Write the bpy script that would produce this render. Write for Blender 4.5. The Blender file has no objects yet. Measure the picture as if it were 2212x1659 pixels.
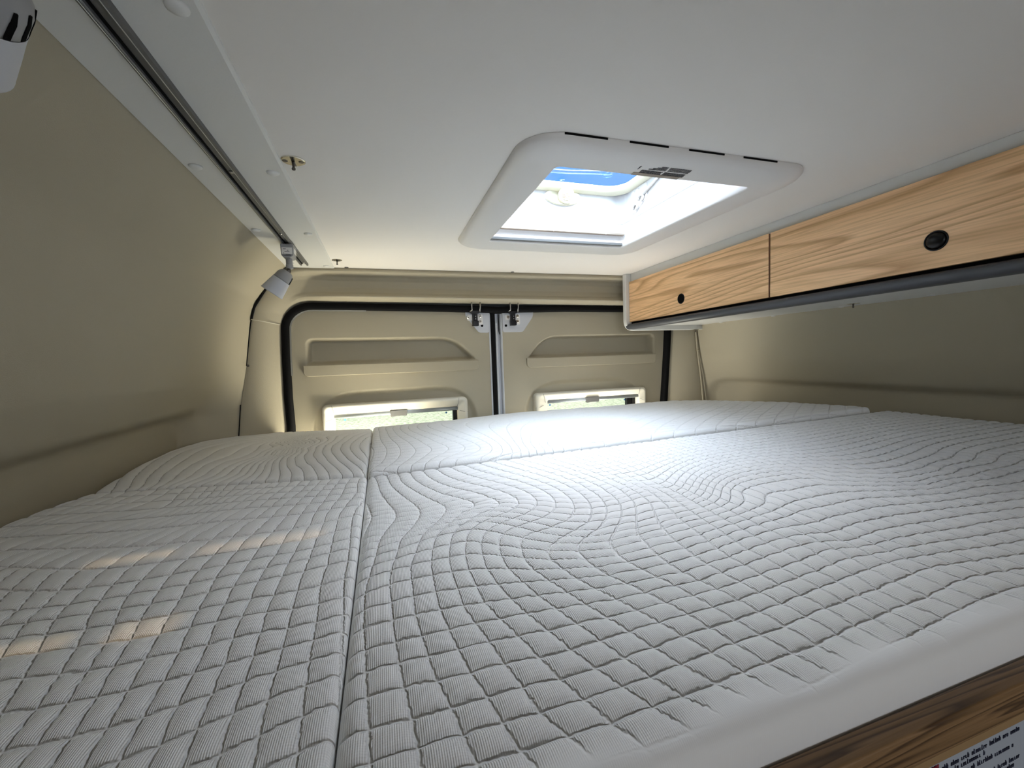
import bpy, bmesh, math, random
import numpy as np
from mathutils import Vector, Matrix
C = bpy.context.scene.collection
scn = bpy.context.scene
# ---------------------------------------------------------------- camera
# world axes: x across the van to the right, y towards the rear doors, z up; origin at the camera
RX = (0.95408779, -0.05269671, 0.29485512)
RY = (-0.29749418, -0.05221972, 0.95329445)
RZ = (-0.03483823, -0.99724428, -0.06549916)
cam = bpy.data.cameras.new('camera')
cam.sensor_fit = 'HORIZONTAL'; cam.sensor_width = 36.0
cam.lens = 903.64 / 2212 * 36.0
cam.clip_start = 0.01; cam.clip_end = 200
co = bpy.data.objects.new('camera', cam); C.objects.link(co)
co.matrix_world = Matrix(((RX[0], -RX[1], -RX[2], 0), (RY[0], -RY[1], -RY[2], 0), (RZ[0], -RZ[1], -RZ[2], 0), (0, 0, 0, 1)))
scn.camera = co
# ---------------------------------------------------------------- world, sun, daylight, exposure
scn.view_settings.view_transform = 'Standard'
scn.view_settings.look = 'None'
scn.view_settings.gamma = 1.0
scn.view_settings.use_curve_mapping = False
scn.view_settings.exposure = 1.2
w = bpy.data.worlds.new('sky'); scn.world = w; w.use_nodes = True
nt = w.node_tree; nt.nodes.clear()
wo = nt.nodes.new('ShaderNodeOutputWorld'); bg = nt.nodes.new('ShaderNodeBackground')
tc = nt.nodes.new('ShaderNodeTexCoord'); sep = nt.nodes.new('ShaderNodeSeparateXYZ'); cr = nt.nodes.new('ShaderNodeValToRGB')
nt.links.new(tc.outputs['Generated'], sep.inputs[0]); nt.links.new(sep.outputs['Z'], cr.inputs[0])
cr.color_ramp.elements[0].position = 0.0; cr.color_ramp.elements[0].color = (0.35, 0.52, 0.75, 1)
cr.color_ramp.elements[1].position = 0.35; cr.color_ramp.elements[1].color = (0.05, 0.17, 0.43, 1)
nt.links.new(cr.outputs[0], bg.inputs[0]); bg.inputs[1].default_value = 1.0
nt.links.new(bg.outputs[0], wo.inputs[0])
SUN_DIR = Vector((-1.0, 0.80, -0.79)).normalized()
sl = bpy.data.lights.new('sun', 'SUN'); sl.energy = 3.2; sl.angle = 0.009; sl.color = (1.0, 0.94, 0.80)
so = bpy.data.objects.new('sun', sl); C.objects.link(so)
so.rotation_euler = SUN_DIR.to_track_quat('-Z', 'Y').to_euler()
def area(name, loc, target, sx, sy, power, col):
    l = bpy.data.lights.new(name, 'AREA'); l.shape = 'RECTANGLE'; l.size = sx; l.size_y = sy; l.energy = power; l.color = col
    o = bpy.data.objects.new(name, l); C.objects.link(o); o.location = loc
    o.rotation_euler = (Vector(target) - Vector(loc)).to_track_quat('-Z', 'Y').to_euler()
    return o
# daylight through the cab windows behind the camera, through the rear windows and down the roof hatch
area('daylight_from_cab', (0.55, -2.2, 0.20), (0.15, 1.0, -0.1), 1.5, 0.6, 6.5, (1.0, 0.93, 0.84))
area('daylight_left_rear_window', (-0.03, 1.36, -0.34), (-0.30, 1.12, 0.10), 0.48, 0.10, 3.9, (1.0, 0.94, 0.74))
area('daylight_right_rear_window', (0.75, 1.365, -0.33), (0.80, 1.0, 0.10), 0.42, 0.10, 1.2, (1.0, 0.97, 0.86))
area('daylight_over_roof_hatch', (0.38, 0.20, 1.35), (0.42, 0.80, 0.30), 1.3, 1.3, 22, (0.80, 0.90, 1.0)).data.spread = math.radians(110)
area('sky_glow_behind_roof_hatch', (0.80, 1.20, 1.25), (0.42, 0.74, 0.30), 1.6, 1.6, 26, (0.98, 0.98, 1.0)).data.spread = math.radians(120)
area('sky_glow_left_of_roof_hatch', (-0.20, 0.52, 1.05), (0.42, 0.76, 0.30), 1.0, 1.0, 3, (0.96, 0.98, 1.0)).data.spread = math.radians(110)

# ---------------------------------------------------------------- helpers
def obj(name, verts, faces, mat, parent=None, smooth=False, edges=(), bevel=None, seg=2):
    v = np.asarray(verts, dtype=float).reshape(-1, 3)
    off = origin_of(parent)
    me = bpy.data.meshes.new(name)
    me.from_pydata((v - off).tolist(), list(edges), [tuple(int(i) for i in f) for f in faces])
    me.update()
    if mat: me.materials.append(mat)
    if smooth:
        me.polygons.foreach_set('use_smooth', [True] * len(me.polygons))
    o = bpy.data.objects.new(name, me); C.objects.link(o)
    if parent: o.parent = parent
    if bevel:
        b = o.modifiers.new('bevel', 'BEVEL'); b.width = bevel; b.segments = seg; b.limit_method = 'ANGLE'; b.angle_limit = 0.6
        if not smooth:
            me.polygons.foreach_set('use_smooth', [True] * len(me.polygons))
            n = o.modifiers.new('normals', 'WEIGHTED_NORMAL'); n.keep_sharp = False
    return o
def origin_of(p):
    o = np.zeros(3)
    while p:
        o += np.array(p.location); p = p.parent
    return o
def thing(name, loc, label, cat, group=None):
    o = bpy.data.objects.new(name, None); C.objects.link(o); o.location = loc; o.empty_display_size = 0.02
    o['label'] = label; o['category'] = cat
    if group: o['group'] = group
    return o
def tag(o, label, cat, group=None, kind=None):
    o['label'] = label; o['category'] = cat
    if group: o['group'] = group
    if kind: o['kind'] = kind
    return o
def struct(o, label=None, cat=None):
    o['kind'] = 'structure'
    if label: o['label'] = label
    if cat: o['category'] = cat
    return o
class MB:
    def __init__(s): s.v = []; s.f = []
    def add(s, v, f):
        b = len(s.v); s.v += [tuple(map(float, p)) for p in v]; s.f += [tuple(int(b + i) for i in q) for q in f]; return s
    def box(s, x0, x1, y0, y1, z0, z1):
        v = [(x, y, z) for x in (x0, x1) for y in (y0, y1) for z in (z0, z1)]
        return s.add(v, [(0, 1, 3, 2), (4, 6, 7, 5), (0, 4, 5, 1), (2, 3, 7, 6), (0, 2, 6, 4), (1, 5, 7, 3)])
    def lathe(s, prof, p0, axis, n=24, cap=True):
        ax = Vector(axis).normalized(); t = Vector((0, 0, 1)) if abs(ax.z) < .9 else Vector((1, 0, 0))
        u = ax.cross(t).normalized(); w_ = ax.cross(u)
        p0 = Vector(p0); v = []; f = []
        for (r, h) in prof:
            for k in range(n):
                a = 2 * math.pi * k / n
                v.append(p0 + ax * h + (u * math.cos(a) + w_ * math.sin(a)) * r)
        for i in range(len(prof) - 1):
            for k in range(n):
                a, b = i * n + k, i * n + (k + 1) % n
                f.append((a, b, b + n, a + n))
        if cap:
            f.append(tuple(range(n))[::-1]); f.append(tuple((len(prof) - 1) * n + k for k in range(n)))
        return s.add(v, f)
    def tube(s, pts, r, n=8, closed=False, flat=None):
        P = [Vector(p) for p in pts]; m = len(P); v = []; f = []
        up = Vector((0, 0, 1)); prev = None
        for i in range(m):
            a = P[(i - 1) % m] if (closed or i > 0) else P[i]; b = P[(i + 1) % m] if (closed or i < m - 1) else P[i]
            d = (b - a).normalized()
            if prev is None:
                q = Vector((0, 0, 1)) if abs(d.z) < .9 else Vector((0, 1, 0))
                nrm = (q - d * q.dot(d)).normalized()
            else: nrm = (prev - d * prev.dot(d)).normalized()
            prev = nrm; bn = d.cross(nrm)
            for k in range(n):
                t = 2 * math.pi * k / n
                v.append(P[i] + nrm * math.cos(t) * r + bn * math.sin(t) * r)
        for i in range(m if closed else m - 1):
            for k in range(n):
                j = (i + 1) % m
                f.append((i * n + k, i * n + (k + 1) % n, j * n + (k + 1) % n, j * n + k))
        if not closed: f += [tuple(range(n))[::-1], tuple((m - 1) * n + k for k in range(n))]
        return s.add(v, f)
    def prism(s, poly, fn, d0, d1):
        n = len(poly); v = [fn(a, b, d0) for a, b in poly] + [fn(a, b, d1) for a, b in poly]
        f = [tuple(range(n))[::-1], tuple(range(n, 2 * n))] + [(i, (i + 1) % n, n + (i + 1) % n, n + i) for i in range(n)]
        return s.add(v, f)
    def build(s, name, mat, parent=None, **k): return obj(name, s.v, s.f, mat, parent, **k)
def plate(mb, X0, X1, Y0, Y1, z0, z1, holes):
    xs = sorted({X0, X1} | {q for hh in holes for q in hh[:2]}); ys = sorted({Y0, Y1} | {q for hh in holes for q in hh[2:]})
    for a, b in zip(xs, xs[1:]):
        for c, d in zip(ys, ys[1:]):
            cx, cy = (a + b) / 2, (c + d) / 2
            if not any(h0 < cx < h1 and h2 < cy < h3 for h0, h1, h2, h3 in holes): mb.box(a, b, c, d, z0, z1)
    return mb
def grid_faces(nu, nv):
    i = np.arange(nu - 1)[:, None] * nv + np.arange(nv - 1)[None, :]
    return np.stack([i, i + nv, i + nv + 1, i + 1], -1).reshape(-1, 4)
def fix_normals(o, toward):
    """flip the faces of an open sheet so that most of them look at the given point"""
    me = o.data; t = Vector(toward) - Vector(origin_of(o)); s_ = 0
    for p in list(me.polygons)[::max(1, len(me.polygons) // 50)]: s_ += 1 if p.normal.dot(t - p.center) > 0 else -1
    if s_ < 0: me.flip_normals()
def interp(x, tab):
    xs = [t[0] for t in tab]; ys = [t[1] for t in tab]
    return np.interp(x, xs, ys)
def sstep(a, b, x):
    t = np.clip((np.asarray(x, float) - a) / (b - a), 0, 1); return t * t * (3 - 2 * t)
def sdf_poly(px, py, poly):
    """signed distance to a polygon, negative inside"""
    px = np.asarray(px, float); py = np.asarray(py, float)
    d = np.full(px.shape, 1e9); ins = np.zeros(px.shape, bool); n = len(poly)
    for i in range(n):
        ax, ay = poly[i]; bx_, by_ = poly[(i + 1) % n]
        ex, ey = bx_ - ax, by_ - ay; wx, wy = px - ax, py - ay
        t = np.clip((wx * ex + wy * ey) / (ex * ex + ey * ey + 1e-12), 0, 1)
        d = np.minimum(d, (wx - ex * t) ** 2 + (wy - ey * t) ** 2)
        c = ((ay > py) != (by_ > py)) & (px < (bx_ - ax) * (py - ay) / (by_ - ay + 1e-12) + ax)
        ins ^= c
    d = np.sqrt(d); return np.where(ins, -d, d)
def rrect(x0, x1, y0, y1, r, n=6):
    out = []
    for cx, cy, a0 in ((x1 - r, y1 - r, 0), (x0 + r, y1 - r, 90), (x0 + r, y0 + r, 180), (x1 - r, y0 + r, 270)):
        for k in range(n + 1):
            a = math.radians(a0 + 90 * k / n); out.append((cx + r * math.cos(a), cy + r * math.sin(a)))
    return out
def round_poly(poly, r, n=5):
    """round each corner of a polygon; r may be a list"""
    out = []; m = len(poly)
    for i in range(m):
        ri = r[i] if isinstance(r, (list, tuple)) else r
        p = Vector(poly[i]); a = Vector(poly[i - 1]); b = Vector(poly[(i + 1) % m])
        if ri <= 0: out.append(tuple(p)); continue
        da = (a - p); db = (b - p); t = min(ri, da.length * .49, db.length * .49)
        p1 = p + da.normalized() * t; p2 = p + db.normalized() * t
        for k in range(n + 1):
            s_ = k / n; q = p1 * (1 - s_) ** 2 + p * 2 * s_ * (1 - s_) + p2 * s_ * s_; out.append((q.x, q.y))
    return out

# ---------------------------------------------------------------- materials
def mat(name, col, rough=0.5, metal=0.0, spec=0.5, noise=None, bump=None, trans=0.0, ior=1.45, alpha=1.0):
    m = bpy.data.materials.new(name); m.use_nodes = True; t = m.node_tree; b = t.nodes['Principled BSDF']
    b.inputs['Base Color'].default_value = (*col, 1); b.inputs['Roughness'].default_value = rough; b.inputs['Metallic'].default_value = metal
    b.inputs['Specular IOR Level'].default_value = spec; b.inputs['IOR'].default_value = ior; b.inputs['Transmission Weight'].default_value = trans
    tcn = t.nodes.new('ShaderNodeTexCoord')
    if noise:   # (scale, amount)
        n = t.nodes.new('ShaderNodeTexNoise'); n.inputs['Scale'].default_value = noise[0]; n.inputs['Detail'].default_value = 4
        t.links.new(tcn.outputs['Object'], n.inputs['Vector'])
        mx = t.nodes.new('ShaderNodeMix'); mx.data_type = 'RGBA'; mx.inputs['A'].default_value = (*[c * (1 - noise[1]) for c in col], 1)
        mx.inputs['B'].default_value = (*[min(1, c * (1 + noise[1])) for c in col], 1)
        t.links.new(n.outputs['Fac'], mx.inputs['Factor']); t.links.new(mx.outputs['Result'], b.inputs['Base Color'])
    if bump:    # (scale, distance)
        n = t.nodes.new('ShaderNodeTexNoise'); n.inputs['Scale'].default_value = bump[0]; n.inputs['Detail'].default_value = 3
        t.links.new(tcn.outputs['Object'], n.inputs['Vector'])
        bp = t.nodes.new('ShaderNodeBump'); bp.inputs['Distance'].default_value = bump[1]; bp.inputs['Strength'].default_value = 1
        t.links.new(n.outputs['Fac'], bp.inputs['Height']); t.links.new(bp.outputs['Normal'], b.inputs['Normal'])
    return m
M = dict(
    cream=mat('cream_moulded_plastic', (.39, .35, .262), .75, spec=.3, noise=(3, .03), bump=(900, .00025)),
    cream_light=mat('light_cream_plastic', (.62, .59, .50), .42),
    laminate=mat('white_laminate', (.66, .66, .635), .38, noise=(2, .01), bump=(260, .0001)),
    ceil=mat('ceiling_laminate', (.75, .72, .675), .62, spec=.3, noise=(2, .012), bump=(120, .00012)),
    white=mat('white_plastic', (.72, .70, .67), .35),
    well=mat('hatch_white_plastic', (.68, .69, .70), .35),
    rim=mat('hatch_cream_rim', (.70, .67, .52), .40),
    rubber=mat('black_rubber', (.004, .004, .0045), .75, spec=.15, bump=(400, .0003)),
    black=mat('black_plastic', (.006, .006, .007), .30, spec=.3),
    hole=mat('dark_opening', (.004, .004, .004), .9, spec=.1),
    grey_rail=mat('charcoal_rail', (.055, .057, .063), .42, noise=(5, .05)),
    alu=mat('anodised_aluminium', (.42, .42, .41), .34, metal=1.0),
    alu_dark=mat('grey_aluminium_channel', (.14, .14, .138), .45, metal=.4),
    lampgrey=mat('grey_lamp_plastic', (.30, .30, .30), .5),
    lampfrost=mat('frosted_lamp_shade', (.52, .53, .56), .55),
    chrome=mat('chrome', (.80, .78, .70), .12, metal=1.0),
    chrome_dark=mat('dark_metal', (.12, .11, .10), .3, metal=1.0),
    paint=mat('pale_grey_paint', (.52, .53, .55), .35),
    darkgrey=mat('dark_grey_plastic', (.13, .13, .125), .5),
    blindgrey=mat('grey_blind_bar', (.30, .33, .35), .3, metal=.6),
    brown=mat('brown_strip', (.32, .27, .22), .5),
    edge=mat('brown_door_edge', (.30, .16, .10), .5),
    peach=mat('pale_hatch_track', (.60, .50, .42), .5),
    ink=mat('dark_print', (.035, .035, .045), .6),
    ink2=mat('navy_print', (.03, .035, .07), .6),
    red=mat('red_print', (.35, .03, .05), .6),
    paper=mat('pale_grey_sticker', (.42, .46, .52), .45),
    bluemark=mat('blue_mark', (.05, .20, .45), .4),
    floor=mat('grey_floor', (.20, .19, .17), .5, noise=(20, .2)),
    shell=mat('van_shell', (.30, .30, .30), .6),
)
def wood(name, c1, c2, c3, ring=26.0, zs=1.0, ps=(10, 9, 300)):
    m = bpy.data.materials.new(name); m.use_nodes = True; t = m.node_tree; L = t.links.new; b = t.nodes['Principled BSDF']
    tcn = t.nodes.new('ShaderNodeTexCoord'); mp = t.nodes.new('ShaderNodeMapping'); mp.inputs['Scale'].default_value = zs
    L(tcn.outputs['Object'], mp.inputs['Vector'])
    # broad wandering of the growth rings
    n1 = t.nodes.new('ShaderNodeTexNoise'); n1.inputs['Scale'].default_value = 1.0; n1.inputs['Detail'].default_value = 2.5; n1.inputs['Roughness'].default_value = .5
    L(mp.outputs[0], n1.inputs['Vector'])
    mul = t.nodes.new('ShaderNodeMath'); mul.operation = 'MULTIPLY'; mul.inputs[1].default_value = ring; L(n1.outputs['Fac'], mul.inputs[0])
    fr = t.nodes.new('ShaderNodeMath'); fr.operation = 'FRACT'; L(mul.outputs[0], fr.inputs[0])
    ramp = t.nodes.new('ShaderNodeValToRGB'); L(fr.outputs[0], ramp.inputs[0])
    e = ramp.color_ramp.elements; e[0].position = 0; e[0].color = (*c1, 1); e[1].position = 1; e[1].color = (*c1, 1)
    x = e.new(.55); x.color = (*c2, 1); x = e.new(.86); x.color = (*c3, 1)
    # fine pores along the grain
    mp2 = t.nodes.new('ShaderNodeMapping'); mp2.inputs['Scale'].default_value = ps; L(tcn.outputs['Object'], mp2.inputs['Vector'])
    n2 = t.nodes.new('ShaderNodeTexNoise'); n2.inputs['Scale'].default_value = 1.0; n2.inputs['Detail'].default_value = 2.5
    L(mp2.outputs[0], n2.inputs['Vector'])
    r2 = t.nodes.new('ShaderNodeValToRGB'); L(n2.outputs['Fac'], r2.inputs[0])
    r2.color_ramp.elements[0].position = .32; r2.color_ramp.elements[0].color = (.72, .68, .62, 1)
    r2.color_ramp.elements[1].position = .58; r2.color_ramp.elements[1].color = (1, 1, 1, 1)
    mx = t.nodes.new('ShaderNodeMix'); mx.data_type = 'RGBA'; mx.blend_type = 'MULTIPLY'; mx.inputs['Factor'].default_value = .75
    L(ramp.outputs[0], mx.inputs['A']); L(r2.outputs[0], mx.inputs['B']); L(mx.outputs['Result'], b.inputs['Base Color'])
    b.inputs['Roughness'].default_value = .42
    bp = t.nodes.new('ShaderNodeBump'); bp.inputs['Distance'].default_value = .0003; bp.inputs['Strength'].default_value = .6
    L(n2.outputs['Fac'], bp.inputs['Height']); L(bp.outputs[0], b.inputs['Normal'])
    return m
M['oak'] = wood('light_oak_laminate', (.93, .61, .34), (.87, .56, .30), (.60, .35, .165), 20.0, (1.0, .55, 6.5), (10, 9, 330))
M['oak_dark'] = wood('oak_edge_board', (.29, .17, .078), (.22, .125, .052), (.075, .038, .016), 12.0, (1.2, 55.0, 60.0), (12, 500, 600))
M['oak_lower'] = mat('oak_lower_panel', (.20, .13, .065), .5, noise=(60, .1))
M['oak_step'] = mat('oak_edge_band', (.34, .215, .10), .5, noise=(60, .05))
def glassy(name, col, rough=.02, gl=.06):
    m = bpy.data.materials.new(name); m.use_nodes = True; t = m.node_tree; t.nodes.clear()
    o = t.nodes.new('ShaderNodeOutputMaterial'); a = t.nodes.new('ShaderNodeBsdfTransparent'); g = t.nodes.new('ShaderNodeBsdfGlossy')
    a.inputs[0].default_value = (*col, 1); g.inputs['Roughness'].default_value = rough; g.inputs[0].default_value = (1, 1, 1, 1)
    mx = t.nodes.new('ShaderNodeMixShader'); mx.inputs[0].default_value = gl
    t.links.new(a.outputs[0], mx.inputs[1]); t.links.new(g.outputs[0], mx.inputs[2]); t.links.new(mx.outputs[0], o.inputs[0]); return m
M['glass'] = glassy('window_pane', (.94, .95, .92), gl=.02)
M['smoked'] = glassy('sun_stripe_dimmer', (.36, .31, .24), gl=.02)  # tint of the added pane that weakens the sun stripes
M['dome'] = glassy('clear_acrylic', (.88, .94, 1.0), gl=.02)
M['dome_rib'] = glassy('clear_acrylic_rib', (.72, .86, 1.0), gl=.05)
def translucent(name, col, f=.6):
    m = bpy.data.materials.new(name); m.use_nodes = True; t = m.node_tree; t.nodes.clear()
    o = t.nodes.new('ShaderNodeOutputMaterial'); a = t.nodes.new('ShaderNodeBsdfDiffuse'); g = t.nodes.new('ShaderNodeBsdfTranslucent')
    a.inputs[0].default_value = (*col, 1); g.inputs[0].default_value = (*col, 1)
    mx = t.nodes.new('ShaderNodeMixShader'); mx.inputs[0].default_value = f
    t.links.new(a.outputs[0], mx.inputs[1]); t.links.new(g.outputs[0], mx.inputs[2]); t.links.new(mx.outputs[0], o.inputs[0]); return m
M['blind'] = translucent('pleated_blind_cloth', (.93, .95, .98), .9)
def grass():
    m = bpy.data.materials.new('pale_grass'); m.use_nodes = True; t = m.node_tree; b = t.nodes['Principled BSDF']; L = t.links.new
    tcn = t.nodes.new('ShaderNodeTexCoord'); n = t.nodes.new('ShaderNodeTexNoise'); n.inputs['Scale'].default_value = 14; n.inputs['Detail'].default_value = 6; n.inputs['Roughness'].default_value = .75
    L(tcn.outputs['Object'], n.inputs['Vector']); r = t.nodes.new('ShaderNodeValToRGB'); L(n.outputs['Fac'], r.inputs[0])
    r.color_ramp.elements[0].position = .38; r.color_ramp.elements[0].color = (.38, .38, .16, 1)
    r.color_ramp.elements[1].position = .60; r.color_ramp.elements[1].color = (1.0, .96, .60, 1)
    L(r.outputs[0], b.inputs['Base Color']); b.inputs['Roughness'].default_value = .9; return m
M['grass'] = grass()
def quilt_mat(name, ribs=True):
    m = bpy.data.materials.new(name); m.use_nodes = True; t = m.node_tree; L = t.links.new; b = t.nodes['Principled BSDF']
    def math_(op, a, bb=None, c=None):
        n = t.nodes.new('ShaderNodeMath'); n.operation = op
        for i, q in enumerate((a, bb, c)):
            if q is None: continue
            if isinstance(q, (int, float)): n.inputs[i].default_value = q
            else: L(q, n.inputs[i])
        return n.outputs[0]
    at = t.nodes.new('ShaderNodeAttribute'); at.attribute_name = 'quilt'
    s_ = t.nodes.new('ShaderNodeSeparateXYZ'); L(at.outputs['Vector'], s_.inputs[0])
    tcn = t.nodes.new('ShaderNodeTexCoord'); so_ = t.nodes.new('ShaderNodeSeparateXYZ'); L(tcn.outputs['Object'], so_.inputs[0])
    jit = t.nodes.new('ShaderNodeTexNoise'); jit.inputs['Scale'].default_value = 260; jit.inputs['Detail'].default_value = 1; L(tcn.outputs['Object'], jit.inputs['Vector'])
    def groove(src, wdt, wob):
        s2 = math_('ADD', src, math_('MULTIPLY', math_('SUBTRACT', jit.outputs['Fac'], .5), wob))
        d = math_('SUBTRACT', .5, math_('ABSOLUTE', math_('SUBTRACT', math_('FRACT', s2), .5)))
        mr = t.nodes.new('ShaderNodeMapRange'); mr.interpolation_type = 'SMOOTHSTEP'; mr.inputs['From Max'].default_value = wdt; L(d, mr.inputs['Value'])
        return mr.outputs[0]
    gu = groove(s_.outputs['X'], .075, .11); gv = groove(s_.outputs['Y'], .075, .09)
    gg = math_('MULTIPLY', gu, gv)
    h = math_('ADD', math_('MULTIPLY', math_('SUBTRACT', gg, 1.0), s_.outputs['Z']), 1.0)
    # knitted ribs running front to back, and a fine cross weave
    rib = math_('SINE', math_('MULTIPLY', so_.outputs['X'], 2 * math.pi / .00125))
    rib2 = math_('SINE', math_('MULTIPLY', so_.outputs['Y'], 2 * math.pi / .0016))
    fine = math_('ADD', math_('MULTIPLY', rib, .085), math_('MULTIPLY', rib2, .03))
    hh = math_('ADD', h, math_('MULTIPLY', math_('MULTIPLY', fine, gg), math_('ADD', math_('MULTIPLY', s_.outputs['Z'], .9), .1)))
    bp = t.nodes.new('ShaderNodeBump'); bp.inputs['Distance'].default_value = .0018; bp.inputs['Strength'].default_value = 1.0
    L(hh, bp.inputs['Height']); L(bp.outputs[0], b.inputs['Normal'])
    b.inputs['Base Color'].default_value = (.83, .825, .815, 1); b.inputs['Roughness'].default_value = .85
    b.inputs['Specular IOR Level'].default_value = .25
    try: b.inputs['Sheen Weight'].default_value = .15
    except Exception: pass
    return m
M['quilt'] = quilt_mat('quilted_white_knit')
# ---------------------------------------------------------------- the van shell
CZ = 0.28                      # ceiling height above the lens
AL = [(-.95, -.496), (-.2, -.490), (-.13, -.482), (-.10, -.46), (-.04, -.42), (0, -.405), (.10, -.368), (.19, -.335), (.22, -.305), (.25, -.275), (.28, -.243), (.30, -.22)]
BL = [(-.95, -.41), (-.35, -.41), (-.19, -.397), (-.10, -.385), (0, -.365), (.115, -.35), (.153, -.343), (.179, -.333), (.224, -.30), (.256, -.274), (.28, -.25), (.30, -.23)]
def wall_x(y, z):
    a = interp(z, AL); b_ = interp(z, BL); lo = sstep(.0, -.15, z)
    t = np.clip((y - (1.24 + .06 * lo)) / (.12 - .06 * lo), 0, 1) ** 2
    x = a + (b_ - a) * t
    d = sdf_poly(y, z, round_poly([(-3, -2), (1.315, -2), (1.315, -.118), (-3, -.126)], [0, 0, .09, 0], 8))
    return x - .034 * sstep(.013, -.016, d)
def side_wall(name, mirror, y1=1.362):
    ys = np.concatenate([np.linspace(-2.0, .0, 12), np.linspace(.03, 1.0, 50), np.linspace(1.006, y1, 60)])
    zs = np.concatenate([np.linspace(-.95, -.3, 8), np.linspace(-.292, .30, 90)])
    Y, Z = np.meshgrid(ys, zs, indexing='ij')
    if not mirror:
        X = wall_x(Y, Z)
    else:
        a = interp(Z, AL); b_ = interp(Z, BL) - .03; t = np.clip((Y - 1.20) / .16, 0, 1) ** 2
        X = a + (b_ - a) * t
        d = sdf_poly(Y, Z, round_poly([(-3, -2), (1.37, -2), (1.35, -.117), (-3, -.108)], [0, 0, .07, 0], 8))
        X = .80 - (X - .022 * sstep(.008, -.009, d))
    o = obj(name, np.stack([X, Y, Z], -1), grid_faces(*Y.shape), M['cream'], smooth=True)
    fix_normals(o, (.4, .7, 0)); return struct(o)
side_wall('wall_left', False); side_wall('wall_right', True)

# ceiling with the hatch cut-out, 12 mm thick
HX0, HX1, HY0, HY1 = .235, .605, .54, .955
STRIPE_HOLE = (.24, .60, -.16, .075)  # ceiling hole for the added sun-stripe plate, out of view
mb = plate(MB(), -.30, 1.15, -2, 1.352, CZ, CZ + .012, [(HX0, HX1, HY0, HY1), STRIPE_HOLE])
struct(mb.build('ceiling', M['ceil']))
struct(MB().box(-.8, 1.6, -2.3, 1.5, -.97, -.95).build('floor', M['floor']))
# cab end of the van: a wall with the wide cab opening left free
mb = MB(); mb.box(-.8, 1.6, -2.02, -2.0, -.95, -.35); mb.box(-.8, -.45, -2.02, -2.0, -.35, .30); mb.box(1.35, 1.6, -2.02, -2.0, -.35, .30)
struct(mb.build('wall_front', M['shell']))
# outer skin: sides, roof with the hatch hole, rear with window holes
mb = MB()
mb.box(-.82, -.80, -2.02, 1.52, -.97, .37); mb.box(1.60, 1.62, -2.02, 1.52, -.97, .37)
plate(mb, -.80, 1.60, -2.02, 1.52, .355, .37, [(.225, .615, .53, .965), (.28, .80, -.34, .03)])  # second hole admits sun to the added stripe plate
for x0, x1, z0, z1 in ((-.80, 1.60, -.17, .355), (-.80, 1.60, -.97, -.56), (-.80, -.20, -.56, -.17), (.30, .50, -.56, -.17), (1.0, 1.60, -.56, -.17)):
    mb.box(x0, x1, 1.50, 1.52, z0, z1)
struct(mb.build('wall_rear', M['shell']))

# added unseen slotted plate with dimming pane: shapes sun stripes on the left mattress
t = bpy.data.objects.new('sun_stripe_mask', None); C.objects.link(t); t.location = (.42, -.04, CZ); struct(t)
mb = plate(MB(), .235, .605, -.165, .080, CZ - .004, CZ + .001, [(.30, .385, .040, .062), (.40, .535, .032, .058), (.285, .375, -.108, -.086), (.395, .445, -.116, -.084)])
mb.build('stripe_slot_plate', M['white'], t)
MB().box(.24, .60, -.16, .075, CZ + .003, CZ + .005).build('sun_dimming_pane', M['smoked'], t)
# ---------------------------------------------------------------- rear door surround (moulded trims)
OUT = [(-.41, -.62), (-.41, -.35), (-.397, -.19), (-.385, -.10), (-.365, 0), (-.352, .09), (-.345, .128), (-.335, .165), (-.31, .205), (-.29, .235), (-.262, .262), (-.235, .275)]
INN = [(-.292, -.62), (-.289, -.35), (-.283, -.19), (-.284, -.10), (-.283, 0), (-.281, .085), (-.278, .117), (-.268, .145), (-.252, .166), (-.236, .177), (-.222, .183), (-.20, .187)]
def path_grid(xs, split):
    """outer and inner rail of the header moulding"""
    return xs
# left pillar: from the wall seam to the seal, below the corner seam
def trim_sheet(name, out, inn, yo, yi, prof, n_s=24, amp=None):
    V = []; m = len(out)
    for i in range(m):
        for k in range(n_s):
            s_ = k / (n_s - 1); xo, zo = out[i]; xi, zi = inn[i]
            x = xo + (xi - xo) * s_; z = zo + (zi - zo) * s_
            y = yo[i] + (yi[i] - yo[i]) * (s_ ** 1.0) + prof(i, s_)
            V.append((x, y, z))
    o = obj(name, V, grid_faces(m, n_s), M['cream'], smooth=True); fix_normals(o, (.4, .5, 0)); return struct(o)
def dens(pts, n):
    P = [Vector(p) for p in pts]; L_ = [0]
    for a, b in zip(P, P[1:]): L_.append(L_[-1] + (b - a).length)
    t = np.linspace(0, L_[-1], n)
    return list(zip(np.interp(t, L_, [p.x for p in P]), np.interp(t, L_, [p.y for p in P])))
def dens2(A, B, n):
    idx = np.linspace(0, len(A) - 1, n); r = np.arange(len(A))
    f = lambda Q: list(zip(np.interp(idx, r, [q[0] for q in Q]), np.interp(idx, r, [q[1] for q in Q])))
    return f(A), f(B)
a, b_ = dens2(OUT[:7], INN[:7], 40)
trim_sheet('trim_1', a, b_, [1.360] * 40, [1.405] * 40, lambda i, s: -.012 * math.sin(math.pi * s) ** .8 + (.008 * max(0, (s - .93) / .07)))
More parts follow.
